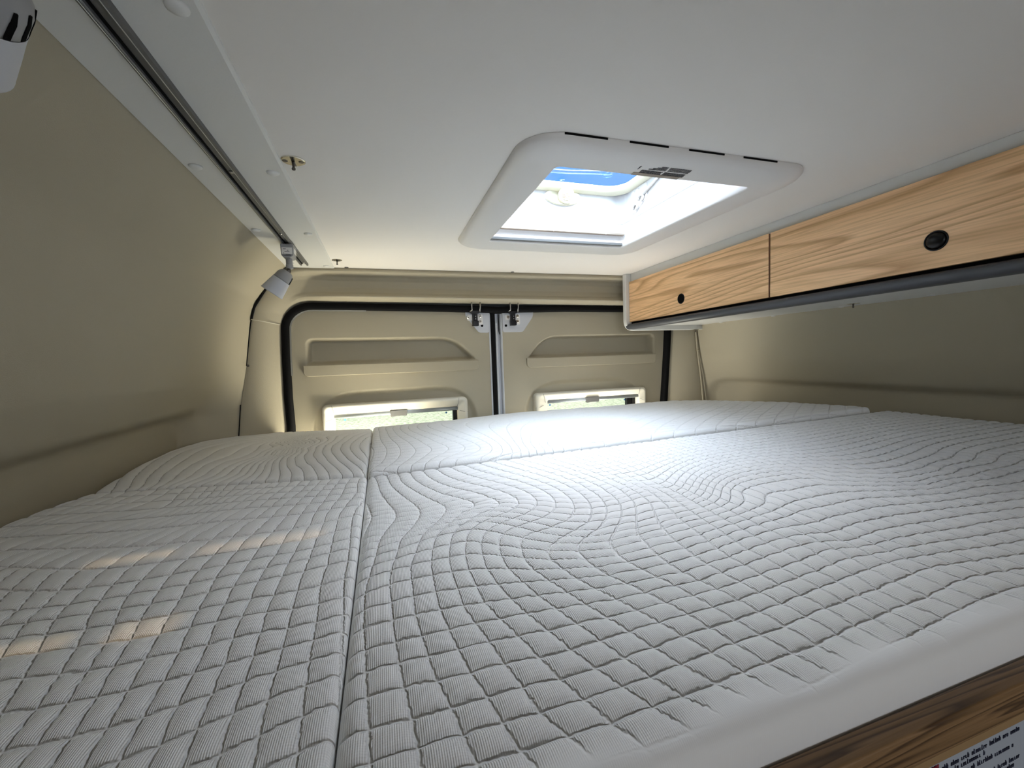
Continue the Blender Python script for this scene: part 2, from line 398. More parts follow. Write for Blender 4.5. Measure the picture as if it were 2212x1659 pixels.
# header with corner: path continues round the corner and along the ceiling
HO = OUT[6:] + [(-.20, .2800), (-.15, .2802)] + [(x, .2802) for x in np.linspace(-.08, .90, 15)]
HI = INN[6:] + [(-.17, .187), (-.13, .1868)] + [(x, .1865 - .010 * (x + .08)) for x in np.linspace(-.08, .90, 15)]
HP = [0, 0, 0, .1, .2, .35, .6, .9] + [1] * 15
a, b_ = dens2(HO, HI, 150); hp = np.interp(np.linspace(0, len(HO) - 1, 150), range(len(HO)), HP)
SP = [0, .02, .07, .115, .16, .23, .33, .55, .72, .80, .87, .93, .97, 1.0]
SY = [0, .000, -.004, -.004, .006, .024, .034, .034, .022, .004, -.006, .000, .020, .040]
def prof_h(i, s):
    h = hp[i]; rec = np.interp(s, SP, SY)
    flat = -.012 * math.sin(math.pi * s) ** .8 + (.008 * max(0, (s - .93) / .07))
    return flat * (1 - h) + rec * h
ys_o = [1.360 - .008 * h for h in hp]; ys_i = [1.405 - .037 * h for h in hp]
trim_sheet('trim_2', a, b_, ys_o, ys_i, prof_h, n_s=60)
# right pillar
OR = [(1.245, -.62), (1.236, -.35), (1.225, -.19), (1.215, -.10), (1.20, 0), (1.19, .10), (1.17, .18), (1.12, .28)]
IR = [(1.075, -.62), (1.079, -.35), (1.083, -.20), (1.088, -.10), (1.096, 0), (1.103, .08), (1.10, .14), (1.06, .187)]
a, b_ = dens2(OR, IR, 40)
trim_sheet('trim_3', a, b_, [1.362] * 40, [1.405] * 40, lambda i, s: -.010 * math.sin(math.pi * s) ** .8)
# raised bead down the right-hand corner, with its little clip
mb = MB(); mb.tube([(x - .014, 1.356, z) for x, z in OR[1:7]], .0035, 8)
mb.lathe([(.004, -.002), (.005, .002), (.003, .005)], (1.187, 1.356, .0), (0, -1, 0), 10)
struct(mb.build('trim_4', M['cream'], smooth=True))
# dark gap and small screw where the left wall meets the corner trim
mb = MB(); pts = []
seam = [(-.345, .128), (-.335, .165), (-.31, .205), (-.29, .235), (-.266, .260)]
mb.tube([(x - .001, 1.3575, z) for x, z in dens(seam, 14)], .0032, 8)
mb.tube([(x - .001, 1.3585, z) for x, z in dens([(-.366, .0), (-.352, .09), (-.345, .128)], 10)], .0014, 8)
mb.tube([(x - .0005, 1.3585, z) for x, z in dens([(-.404, -.25), (-.397, -.19), (-.388, -.11)], 10)], .0014, 8)
struct(mb.build('trim_5', M['rubber'], smooth=True))
sc = MB().lathe([(.0035, 0), (.0035, .002), (.001, .003)], (-.360, 1.352, .0), (0, -1, 0), 12).build('wall_screw', M['chrome_dark'], smooth=False)
tag(sc, 'tiny dark screw on the corner seam between left wall and rear door trim', 'screw')
# moulding joint on the left pillar
mb = MB(); mb.tube([(-.345, 1.352, .130), (-.312, 1.362, .124), (-.281, 1.396, .118)], .0012, 6)
struct(mb.build('trim_6', M['cream_light'], smooth=True))

# ---------------------------------------------------------------- black rubber seal round the door opening
def strip(path, w_in, w_out, y0, y1):
    """flat rounded band following a path of (x, z); offsets to both sides"""
    P = [Vector((x, z)) for x, z in path]; V = []; F = []; m = len(P)
    for i in range(m):
        d = (P[min(i + 1, m - 1)] - P[max(i - 1, 0)]).normalized(); n = Vector((-d.y, d.x))
        for (o_, y) in ((-w_out, y1), (-w_out, y0 + .004), (-w_out * .55, y0), (w_in * .55, y0), (w_in, y0 + .004), (w_in, y1)):
            q = P[i] + n * o_; V.append((q.x, y, q.y))
    for i in range(m - 1):
        for k in range(5):
            F.append((i * 6 + k, i * 6 + k + 1, (i + 1) * 6 + k + 1, (i + 1) * 6 + k))
    return V, F
SEAL = [(-.281, -.62), (-.280, -.35), (-.273, -.19), (-.275, -.10), (-.273, .03), (-.270, .105)]
for k in range(1, 10):
    t = k / 10 * math.pi / 2; SEAL.append((-.270 + .077 * (1 - math.cos(t)), .105 + .069 * math.sin(t)))
SEAL += [(-.193, .174), (-.10, .173), (.15, .169), (.36, .1635), (.394, .162), (.43, .1635), (.65, .167), (.90, .165), (1.03, .163)]
for k in range(1, 8):
    t = k / 8 * math.pi / 2; SEAL.append((1.03 + .062 * math.sin(t), .100 + .063 * math.cos(t)))
SEAL += [(1.090, .08), (1.085, 0), (1.077, -.10), (1.068, -.20), (1.062, -.35), (1.06, -.62)]
ds = []
for a_, b2 in zip(SEAL, SEAL[1:]):
    for k in range(4): ds.append((a_[0] + (b2[0] - a_[0]) * k / 4, a_[1] + (b2[1] - a_[1]) * k / 4))
ds.append(SEAL[-1])
V, F = strip(ds, .0105, .0105, 1.398, 1.44)
o = obj('door_seal', V, F, M['rubber'], smooth=True)
tag(o, 'black rubber seal running round the rear door opening', 'seal')
# thin glossy lip inside the seal
V, F = strip([(x, z) for x, z in ds[14:66]], -.0105, .0135, 1.409, 1.425)
obj('seal_lip', V, F, M['darkgrey'], o, smooth=True)

# ---------------------------------------------------------------- rear doors
def door(name, x0, x1, mirror, pocket, ledge, arch, win, label):
    nx, nz = 190, 250
    xs = np.linspace(x0, x1, nx); zs = np.concatenate([np.linspace(-.75, -.30, 40), np.linspace(-.297, .172, 210)])
    X, Z = np.meshgrid(xs, zs, indexing='ij'); Y = np.full(X.shape, 1.42)
    dp = sdf_poly(X, Z, round_poly(pocket, [.0, .016, .03, .0] if not mirror else [.0, .03, .016, .0], 8) if False else pocket)
    Y += .005 * sstep(.0025, -.0015, dp) + .030 * sstep(.0005, -.010, dp)
    da = sdf_poly(X, Z, arch); Y += .013 * sstep(.006, -.014, da)
    F = grid_faces(*X.shape)
    cx = X.reshape(-1)[F].mean(1); cz = Z.reshape(-1)[F].mean(1)
    wx0, wx1, wz0, wz1 = win
    keep = ~((cx > wx0 - .004) & (cx < wx1 + .004) & (cz > wz0 - .004) & (cz < wz1 + .004))
    root = bpy.data.objects.new(name, None); C.objects.link(root); root.location = ((x0 + x1) / 2, 1.44, -.75)
    struct(root, label, 'door')
    o = obj('door_panel', np.stack([X, Y, Z], -1), F[keep], M['cream'], root, smooth=True); fix_normals(o, (.4, .5, 0))
    MB().prism(ledge, lambda a, c, d: (a, d, c), 1.4125, 1.428).build('pocket_ledge', M['cream'], root, bevel=.0016, seg=2)
    return root
def mirx(poly): return [(MX - x, z) for x, z in poly]
pocketL = round_poly([(-.219, -.004), (-.215, .075), (.238, .071), (.308, -.004)], [0, .018, .11, 0], 10)
ledgeL = round_poly([(-.230, -.006), (.320, -.008), (.320, -.041), (-.230, -.040)], [0, 0, .034, .034], 8)
archL = round_poly([(-.224, -.75), (-.216, -.095), (.306, -.093), (.316, -.75)], [0, .15, .14, 0], 14)
winL = (-.151, .240, -.54, -.150)
dl = door('door_1', -.30, .362, False, pocketL, ledgeL, archL, winL, 'left rear van door with cream moulded lining and long pocket')
pocketR = round_poly([(.505, -.006), (.572, .069), (1.031, .069), (1.031, -.007)], [0, .10, .018, 0], 10)
ledgeR = round_poly([(.496, -.008), (1.037, -.009), (1.037, -.044), (.496, -.042)], [0, 0, .034, .034], 8)
archR = round_poly([(.478, -.75), (.486, -.097), (.968, -.096), (1.03, -.75)], [0, .14, .14, 0], 14)
winR = (.567, .950, -.54, -.150)
dr = door('door_2', .409, 1.12, True, pocketR, ledgeR, archR, winR, 'right rear van door with cream moulded lining, half hidden by cabinet')
# door edges: metal lip on the left door, painted flange and rubber between the doors
MB().box(.362, .368, 1.4185, 1.44, -.75, .150).build('edge_strip', M['paint'], dl, bevel=.001)
mb = MB(); pr = [(.366, 1.432), (.366, 1.422), (.370, 1.414), (.379, 1.414), (.385, 1.420), (.385, 1.432)]
mb.prism(pr, lambda a, c, d: (a, c, d), -.75, .165)
mb.build('edge_gasket', M['rubber'], dl)
mb = MB(); mb.box(.384, .412, 1.434, 1.44, -.75, .165)
mb.prism([(.385, 1.436), (.385, 1.421), (.3875, 1.419), (.392, 1.421), (.3945, 1.432), (.3945, 1.436)], lambda a, c, d: (a, c, d), -.75, .118)
mb.prism([(.4025, 1.436), (.4045, 1.4215), (.409, 1.4185), (.412, 1.4215), (.412, 1.436)], lambda a, c, d: (a, c, d), -.75, .150)
mb.build('door_flange', M['paint'], dr, bevel=.001)
mb = MB(); mb.tube([(.399, 1.427, .150), (.400, 1.427, .09), (.402, 1.427, .078), (.405, 1.427, .09), (.4065, 1.427, .150)], .0016, 8)
mb.build('cable_loop', M['black'], dr, smooth=True)

def bracket(root, plate, cx, holes, screws, hole2, sgn):
    pl = MB().prism(round_poly(plate, .008, 4), lambda a, c, d: (a, d, c), 1.4155, 1.424).build('latch_plate', M['paint'], root, bevel=.0008)
    for sx, sz in screws:
        MB().lathe([(.0062, 0), (.0062, .0012), (.0045, .0028)], (sx, 1.4150, sz), (0, -1, 0), 16).build('screw', M['chrome'], pl, smooth=False)
        MB().lathe([(.0028, 0), (.0022, .0012)], (sx, 1.4122, sz), (0, -1, 0), 6).build('screw_socket', M['chrome_dark'], pl)
    MB().lathe([(.0045, 0), (.0045, .0010)], (hole2[0], 1.4156, hole2[1]), (0, -1, 0), 16).build('plate_hole', M['hole'], pl)
    # white reinforcing plate behind the latch
    MB().prism(round_poly([(cx - .026, .128), (cx - .026, .1475), (cx - .009, .1475), (cx - .009, .128)], .004), lambda a, c, d: (a, d, c), 1.4130, 1.4158).build('backing_pad', M['white'], pl)
    MB().prism(round_poly([(cx + .006, .1125), (cx + .006, .148), (cx + .028, .148), (cx + .028, .1125)], .004), lambda a, c, d: (a, d, c), 1.4130, 1.4158).build('backing_pad', M['white'], pl)
    mb = MB()
    mb.prism(round_poly([(cx - .021, .162), (cx - .019, .155), (cx - .010, .149), (cx + .010, .149), (cx + .018, .155), (cx + .021, .162)], .003), lambda a, c, d: (a, d, c), 1.398, 1.4150)
    mb.box(cx - .0085, cx + .0075, 1.399, 1.415, .121, .150)
    mb.box(cx - .010, cx + .010, 1.396, 1.415, .108, .1255)
    mb.box(cx - .0055, cx + .0045, 1.394, 1.402, .126, .146)
    lt = mb.build('latch', M['black'], root, bevel=.0012)
    for s_ in (-1, 1):
        MB().tube([(cx + s_ * .0145, 1.387, .186), (cx + s_ * .0145, 1.386, .170), (cx + s_ * .0135, 1.390, .160), (cx + s_ * .0175 - .002, 1.397, .1555)], .0022, 8).build('latch_pin', M['alu'], lt, smooth=True)
    for dz in (.1395, .131): MB().lathe([(.0016, 0), (.0012, .001)], (cx - .001, 1.3938, dz), (0, -1, 0), 8).build('rivet', M['alu'], lt)
bracket(dl, [(.280, .163), (.2815, .141), (.326, .086), (.362, .085), (.366, .163)], .312, None, [(.290, .1385), (.331, .1425), (.331, .1235)], (.337, .1095), 1)
bracket(dr, [(.411, .163), (.411, .086), (.486, .086), (.524, .139), (.528, .163)], .447, None, [(.432, .1385), (.466, .142), (.466, .1235)], (.423, .109), -1)
# pale metal of the body seen above the latches
struct(MB().box(.255, .335, 1.399, 1.405, .186, .1895).build('trim_7', M['paint']))

# ---------------------------------------------------------------- rear windows
def window(name, ox0, ox1, oz1, win, root_label, knob):
    wx0, wx1, wz0, wz1 = win; s_ = 1.40 / 1.42
    root = bpy.data.objects.new(name, None); C.objects.link(root); root.location = ((ox0 + ox1) / 2, 1.42, -.60)
    struct(root, root_label, 'window')
    # frame: hollow ring with rounded outer corners and a stepped inner edge
    outer = rrect(ox0 + .001, ox1 - .001, -.585, oz1, .014, 6); inner = rrect(wx0, wx1, wz0, wz1 - .012, .006, 6)
    V = []; n = len(outer)
    def ring(poly, y, f=0.0):
        cx, cz = (wx0 + wx1) / 2, (wz0 + wz1) / 2
        for x, z in poly: V.append((x, y, z))
    def mixp(t): return [(a[0] * (1 - t) + b[0] * t, a[1] * (1 - t) + b[1] * t) for a, b in zip(outer, inner)]
    ring(outer, 1.432); ring(outer, 1.405); ring(mixp(.10), 1.400); ring(mixp(.30), 1.399); ring(mixp(.36), 1.4005); ring(mixp(.92), 1.403); ring(inner, 1.406); ring(inner, 1.445)
    F = []
    for k in range(7):
        for i in range(n):
            j = (i + 1) % n; F.append((k * n + i, k * n + j, (k + 1) * n + j, (k + 1) * n + i))
    fr = obj('window_frame', V, F, M['cream_light'], root, smooth=True, bevel=None)
    fix_normals(fr, ((ox0 + ox1) / 2, .5, -.3))
    # corner joints, hairlines in the frame
    for jx, s2 in ((ox0, 1), (ox1, -1)):
        MB().tube([(jx + s2 * .030, 1.3992, oz1 - .002), (jx + s2 * .034, 1.3990, oz1 - .020), (jx + s2 * .038, 1.4018, oz1 - .034)], .0006, 5).build('frame_joint', M['darkgrey'], fr)
        MB().tube([(jx + s2 * .001, 1.404, oz1 - .052), (jx + s2 * .014, 1.3990, oz1 - .050), (jx + s2 * .030, 1.4010, oz1 - .044)], .0006, 5).build('frame_joint', M['darkgrey'], fr)
    zb = wz1 - .019
    bl = MB().prism(round_poly([(1.406, zb - .0065), (1.406, zb + .0075), (1.424, zb + .0075), (1.424, zb - .0065)], .005, 4), lambda a, c, d: (d, a, c), wx0 + .001, wx1 - .001).build('blind_bar', M['blindgrey'], root, smooth=True)
    MB().prism(round_poly([(knob - .028, zb + .008), (knob + .028, zb + .008), (knob + .025, zb - .0125), (knob + .008, zb - .011), (knob - .008, zb - .011), (knob - .025, zb - .0135)], .004), lambda a, c, d: (a, d, c), 1.400, 1.412).build('blind_handle', M['darkgrey'], bl, bevel=.001)
    pa = MB().box(wx0, wx1, 1.452, 1.456, wz0 - .01, wz1).build('pane', M['glass'], root)
    for mx_ in (wx0 + .028, wx1 - .034):
        MB().lathe([(.0035, 0), (.0035, .0004)], (mx_, 1.4515, zb - .0175), (0, -1, 0), 14).build('blue_mark', M['bluemark'], pa)
    mb = MB(); mb.box(wx1 - .014, wx1, 1.43, 1.45, wz0, wz1 - .012)
    if name == 'window_2': mb.box(wx1 - .034, wx1 - .014, 1.435, 1.45, wz0, wz1 - .012)
    mb.build('blind_guide', M['black'], root)
    return root
window('window_1', -.185, .274, -.131, winL, 'left rear door window in cream frame with grey roller blind bar', .045)
window('window_2', .520, .982, -.136, winR, 'right rear door window in cream frame with grey roller blind bar', .748)
g = MB().box(-25, 25, 1.9, 45, -1.35, -1.30).build('grass_ground', M['grass'])
tag(g, 'sunlit pale grass seen low through both rear windows', 'grass', kind='stuff')

# ---------------------------------------------------------------- side ceiling panel with the lamp track
t = thing('ceiling_side_panel', (-.18, .5, .276), 'long white board along the left edge of the ceiling carrying the lamp track', 'panel')
mb = MB(); mb.prism([(-.2435, .2800), (-.2435, .2762), (-.121, .2762), (-.1175, .2776), (-.1172, .2800)], lambda a, c, d: (a, d, c), -1.2, 1.345)
mb.build('board', M['laminate'], t)
for x, y in ((-.230, .694), (-.230, .985), (-.222, 1.288), (-.135, .397), (-.135, .693), (-.135, .996), (-.135, 1.312), (-.230, .397)):
    MB().lathe([(.0085, 0), (.0080, .0016), (.0058, .0032), (.0025, .0039), (.0005, .0040)], (x, y, .2763), (0, 0, -1), 20).build('screw_cap', M['laminate'], t, smooth=True)
t = thing('lamp_track', (-.19, .5, .276), 'grey metal lamp track screwed along the white ceiling board', 'track')
TX = -.1895
mb = MB(); prof = [(-.0105, .2762), (-.0105, .2712), (-.0072, .2704), (-.0060, .2712), (-.0055, .2752), (.0058, .2752), (.0060, .2718), (.0072, .2704), (.0105, .2708), (.0105, .2762)]
mb.prism([(TX + a, c) for a, c in prof], lambda a, c, d: (a, d, c), -1.0, 1.290)
mb.build('channel', M['alu_dark'], t)
mb = MB(); mb.box(TX - .0057, TX - .0035, -1.0, 1.286, .2738, .2752); mb.build('contact_strip', M['hole'], t)
mb = MB(); mb.tube([(TX + .0068, -1.0, .2700), (TX + .0068, 1.289, .2700)], .0005, 6); mb.tube([(TX - .0080, -1.0, .2700), (TX - .0080, 1.289, .2700)], .0006, 6); mb.build('track_lip', M['alu'], t)
for y in (.699, 1.003, 1.275):
    MB().lathe([(.0034, 0), (.0034, .0012), (.0016, .0022)], (TX + .001, y, .2751), (0, 0, -1), 14).build('track_screw', M['alu'], t)

# ---------------------------------------------------------------- spot lamps on the track
def spot(name, yb, joint, axis, label, box_h=.026, k_=.85):
    """block on the track, short stem, ball joint, grey cap with vents, frosted shade; axis = direction the lamp points"""
    r = thing(name, (TX, yb, .27), label, 'lamp', 'spot lamps on the ceiling track')
    mb = MB(); mb.prism(round_poly([(TX - .0135, .2705), (TX + .0135, .2705), (TX + .0125, .2705 - box_h), (TX + .008, .2705 - box_h - .004), (TX - .008, .2705 - box_h - .004), (TX - .0125, .2705 - box_h)], .003), lambda a, c, d: (a, d, c), yb - .018, yb + .018)
    bd = mb.build('adapter_block', M['lampgrey'], r, bevel=.0015)
    MB().box(TX - .0105, TX + .0105, yb - .0187, yb - .0179, .2705 - box_h + .003, .2620).build('adapter_label', M['white'], bd)
    mt = MB()
    for k, (x0, x1) in enumerate([(-.008, -.002), (.000, .003), (-.005, .005), (-.008, -.006), (-.003, .007), (-.008, .008)]):
        zz = .2600 - k * .0030 - .001; mt.box(TX + x0, TX + x1, yb - .0190, yb - .0186, zz - .0009, zz)
    mt.build('adapter_print', M['ink'], bd)
    MB().box(TX + .0128, TX + .0136, yb - .013, yb + .013, .2705 - box_h + .006, .2620).build('adapter_label', M['white'], bd)
    MB().lathe([(.0070, 0), (.0070, .014), (.0078, .0145), (.0078, .023), (.006, .024)], (TX, yb, .2705 - box_h - .003), (0, 0, -1), 20).build('stem', M['lampgrey'], r, smooth=False, bevel=.0008)
    J = Vector(joint); ax = Vector(axis).normalized()
    mb = MB(); mb.lathe([(.001, -.006), (.0045, -.004), (.006, 0), (.0045, .004), (.001, .006)], J, (0, 0, 1), 16)
    mb.tube([(TX, yb, .2705 - box_h - .026), tuple(J)], .003, 8); mb.build('ball_joint', M['chrome_dark'], r, smooth=True)
    cap = MB().lathe([(r_ * k_, h_ * k_) for r_, h_ in ((.003, -.001), (.010, 0), (.0150, .003), (.0185, .008), (.0205, .014), (.0215, .024), (.0222, .0285))], J + ax * .002, ax, 36).build('lamp_cap', M['lampgrey'], r, smooth=True)
    side = ax.cross(Vector((0, 0, 1))).normalized(); up = side.cross(ax)
    for a_ in (262, 290, 318, 346):
        a_ = math.radians(a_); d = side * math.cos(a_) + up * math.sin(a_); tn = ax.cross(d).normalized()
        mb = MB(); q = []
        for s_, rr_ in ((.0105, .0196), (.018, .0212), (.0255, .0219), (.0300, .02245)):
            for sg in (-1, 1):
                wd = .0019 * (0.45 if s_ == .0105 else 1)
                q.append(J + ax * s_ * k_ + d * rr_ * k_ + tn * sg * wd * k_); q.append(J + ax * s_ * k_ + d * (rr_ - .004) * k_ + tn * sg * wd * k_)
        f = [(0, 1, 3, 2), (12, 14, 15, 13)]
        for s_ in range(3):
            o_ = s_ * 4; f += [(o_, o_ + 2, o_ + 6, o_ + 4), (o_, o_ + 4, o_ + 5, o_ + 1), (o_ + 2, o_ + 3, o_ + 7, o_ + 6), (o_ + 1, o_ + 5, o_ + 7, o_ + 3)]
        mb.add(q, f).build('vent_slot', M['hole'], cap)
    MB().lathe([(r_ * k_, h_ * k_) for r_, h_ in ((.0225, .0), (.0232, .006), (.0255, .020), (.0285, .040), (.0290, .0425), (.0278, .0428), (.0250, .025), (.0215, .002))], J + ax * .0305 * k_, ax, 40, cap=False).build('lamp_shade', M['lampfrost'], r, smooth=True)
    MB().lathe([(.0235 * k_, 0), (.0235 * k_, .001)], J + ax * .040 * k_, ax, 32).build('lamp_lens', M['lampfrost'], r)
    return r
spot('spot_lamp', 1.080, (-.192, 1.076, .2125), (-.60, .0, -.80), 'small grey spot lamp with frosted shade at the rear end of the ceiling track')

# ---------------------------------------------------------------- chrome fixing discs on the ceiling
def disc(x, y, z, label, grp, rad=.0155):
    r = thing('fixing_disc', (x, y, z), label, 'fitting', grp)
    p = MB().lathe([(rad, 0), (rad, .0010), (rad - .0015, .0016)], (x, y, z), (0, 0, -1), 36).build('plate', M['chrome'], r, smooth=False)
    for s_ in (-1, 1):
        MB().lathe([(.0038, 0), (.0030, .0006)], (x + s_ * rad * .66, y, z - .0016), (0, 0, -1), 14).build('screw', M['chrome_dark'], p)
    MB().lathe([(.0024, 0), (.0018, .004), (.0016, .008), (.0026, .0095), (.0022, .0115), (.0008, .0122)], (x, y, z - .0015), (0, 0, -1), 14).build('pin', M['chrome_dark'], r, smooth=True)
    MB().box(x - .0020, x + .0020, y - rad * .9, y + rad * .9, z - .0022, z - .0014).build('cross_bar', M['chrome_dark'], r)
disc(-.1015, .655, CZ, 'shiny chrome disc on the ceiling nearer the camera, beside the white board', 'chrome discs on the ceiling')
disc(-.1015, 1.250, CZ, 'chrome disc on the ceiling at the rear end of the white board', 'chrome discs on the ceiling', .0135)
for x, lb in ((-.084, 'small grey cap under the ceiling edge next to the chrome disc'), (.43, 'small grey cap under the ceiling edge above the door latches')):
    o = MB().lathe([(.006, 0), (.005, .0016), (.002, .002)], (x, 1.341, .2800), (0, 0, -1), 14).build('edge_cap', M['alu_dark']); tag(o, lb, 'cap')
# ---------------------------------------------------------------- roof hatch
t = thing('roof_hatch', (.42, .75, CZ), 'white framed roof hatch in the ceiling with daylight and blue sky above', 'roof hatch')
OX0, OX1, OY0, OY1 = .247, .588, .553, .935        # clear opening in the inner frame
FX0, FX1, FY0, FY1 = .186, .674, .500, 1.038       # outer edge of the inner frame
def ringset(parts):
    V = []; F = []; n = len(parts[0][0])
    for poly, z in parts:
        for x, y in poly: V.append((x, y, z))
    for k in range(len(parts) - 1):
        for i in range(n):
            j = (i + 1) % n; F.append((k * n + i, k * n + j, (k + 1) * n + j, (k + 1) * n + i))
    return V, F
def rr(g, r): return rrect(FX0 + g, FX1 - g, FY0 + g, FY1 - g, r, 10)
inn = lambda g, r: rrect(OX0 - g, OX1 + g, OY0 - g, OY1 + g, r, 10)
V, F = ringset([(rr(0, .055), CZ + .001), (rr(0, .055), CZ - .003), (rr(.0035, .053), CZ - .0075), (rr(.010, .050), CZ - .0115), (rr(.020, .044), CZ - .0150), (rr(.032, .036), CZ - .0172), (rr(.040, .03), CZ - .0180),
                (inn(.004, .010), CZ - .0185), (inn(.001, .009), CZ - .0182), (inn(0, .008), CZ - .0165), (inn(0, .008), CZ - .010)])
fr = obj('inner_frame', V, F, M['white'], t, smooth=True); fix_normals(fr, (.4, .7, -1))
# clip recesses along the front edge of the frame: dark gaps against the ceiling
for x0, x1 in ((.236, .297), (.330, .391), (.425, .486), (.521, .585)):
    MB().box(x0, x1, FY0 - .0010, FY0 + .004, CZ - .0024, CZ - .0001).build('clip_gap', M['hole'], fr)
# printed notice: four blocks of tiny lines and one rotated line
rnd = random.Random(4)
def printed(mb, x0, x1, y0, y1, z, rows, ragged=False):
    h = (y1 - y0) / rows
    for k in range(rows):
        a = x0 + (rnd.random() * .5 * (x1 - x0) * (1 - k / rows) if ragged else 0); ya = y0 + k * h
        x = a
        while x < x1 - .001:
            wd = min(rnd.uniform(.0012, .006), x1 - x)
            mb.box(x, x + wd, ya + h * .12, ya + h * .82, z - .0002, z); x += wd + .0006
zt = CZ - .0183
mb = MB()
def zq(y): return CZ - np.interp(y, [FY0 + .010, FY0 + .020, FY0 + .032, FY0 + .040], [.0115, .0150, .0172, .0180])
for (x0, x1, y0, y1, rows, rg) in ((.376, .411, .5240, .5335, 4, True), (.373, .409, .5355, .5445, 4, False), (.414, .451, .5240, .5335, 4, False), (.412, .449, .5355, .5445, 4, False)):
    h = (y1 - y0) / rows
    for k in range(rows): printed(mb, x0 + (.006 * (rows - k) if rg else 0), x1, y0 + k * h, y0 + (k + 1) * h, zq(y0 + k * h) - .0004, 1)
mb.box(.3655, .3668, .527, .536, zq(.53) - .0009, zq(.53) - .0002)
mb.build('printed_notice', M['ink'], fr)
MB().box(.365, .445, OY0 - .0095, OY0 - .0015, CZ - .0190, CZ - .0180).build('pull_tab', M['brown'], fr)
# blind track between frame and well, with its rivets
V, F = ringset([(inn(0, .008), CZ - .0105), (inn(.004, .008), CZ - .0095), (inn(.006, .008), CZ + .000), (inn(.0125, .010), CZ + .003)])
tr = obj('blind_track', V, F, M['peach'], t, smooth=False); fix_normals(tr, (.42, .74, .27))
for k in range(9):
    y = .60 + k * .036; MB().lathe([(.0014, 0), (.0012, .0006)], (OX1 + .0085, y, CZ + .0010), (-.55, 0, -.8), 8).build('rivet', M['brown'], tr)
# well: four walls flaring a little, with fine moulding lines
w0 = lambda g, r: rrect(OX0 - .0125 + g, OX1 + .0125 - g, OY0 - .0125 + g, OY1 + .0125 - g, r, 10)
V, F = ringset([(w0(0, .010), CZ + .003), (w0(0, .010), CZ + .043), (w0(.0008, .010), CZ + .0435), (w0(.0008, .012), CZ + .072), (w0(0, .014), CZ + .0725), (w0(0, .03), CZ + .112)])
wl = obj('hatch_well', V, F, M['well'], t); fix_normals(wl, (.42, .74, .34))
struct_wl = wl
# bars of the fly screen and blind at the rear edge
mb = MB(); mb.box(OX0 - .008, OX1 + .010, OY1 - .0005, OY1 + .0110, CZ + .0135, CZ + .0175); bar = mb.build('blind_slot', M['brown'], t)
mb = MB(); mb.box(OX0 + .002, OX1 - .002, OY1 - .009, OY1 - .001, CZ - .0150, CZ - .0085); mb.build('screen_bar', M['darkgrey'], t, bevel=.001)
for x in (.268, .405, .545): MB().lathe([(.0022, 0), (.0018, .001)], (x, OY1 - .0008, CZ + .0145), (0, -1, 0), 10).build('bar_rivet', M['white'], bar)
# unseen box added on the roof, in front of the hatch: it shades all but the rear strip of the well from the sun
struct(MB().box(.68, 1.25, .10, .45, .372, .785).build('hatch_sun_blocker', M['white'], bevel=.03))
# rolled cream rim of the dome
RZ_ = CZ + .121
ri = rrect(OX0 - .006, OX1 + .006, OY0 - .006, OY1 + .004, .055, 12)
mb = MB(); V, F = ringset([([(x, y) for x, y in rrect(OX0 - .0125, OX1 + .0125, OY0 - .0125, OY1 + .0125, .045, 12)], CZ + .110)] +
    [(rrect(OX0 - .0125 + g, OX1 + .0125 - g, OY0 - .0125 + g, OY1 + .0125 - g, max(.02, .045 - g * .3), 12), z) for g, z in ((.006, CZ + .1095), (.0125, CZ + .112), (.0160, CZ + .117), (.0165, CZ + .122), (.0140, CZ + .1275), (.008, CZ + .131), (-.012, CZ + .132), (-.03, CZ + .128))])
rm = obj('dome_rim', V, F, M['rim'], t, smooth=True); fix_normals(rm, (.42, .74, .3))
# outer flange closing the gap to the roof
V, F = ringset([(rrect(OX0 - .04, OX1 + .04, OY0 - .04, OY1 + .04, .05, 12), CZ + .131), (rrect(OX0 - .045, OX1 + .045, OY0 - .045, OY1 + .045, .05, 12), CZ + .06)])
obj('outer_collar', V, F, M['well'], t)
# clear dome
n = 26; gx = np.linspace(OX0 - .035, OX1 + .035, n); gy = np.linspace(OY0 - .035, OY1 + .035, n)
X, Y = np.meshgrid(gx, gy, indexing='ij')
e = np.maximum(np.abs((X - .4175) / .2055), np.abs((Y - .744) / .226)); Z = CZ + .133 + .030 * (1 - e ** 6)
obj('clear_dome', np.stack([X, Y, Z], -1), grid_faces(n, n), M['dome'], t, smooth=True)
mb = MB(); mb.tube([(.36, 1.00 - .055, CZ + .156), (.45, .945, CZ + .158), (.52, .930, CZ + .157), (.555, .925, CZ + .156)], .005, 8)
mb.lathe([(.012, 0), (.012, .004), (.008, .006)], (.548, .926, CZ + .150), (0, 0, 1), 20)
mb.lathe([(.006, 0), (.004, .012), (.001, .014)], (.445, .955, CZ + .138), (-1, 0, 0), 12); mb.build('stay_arm', M['dome_rib'], t, smooth=True)
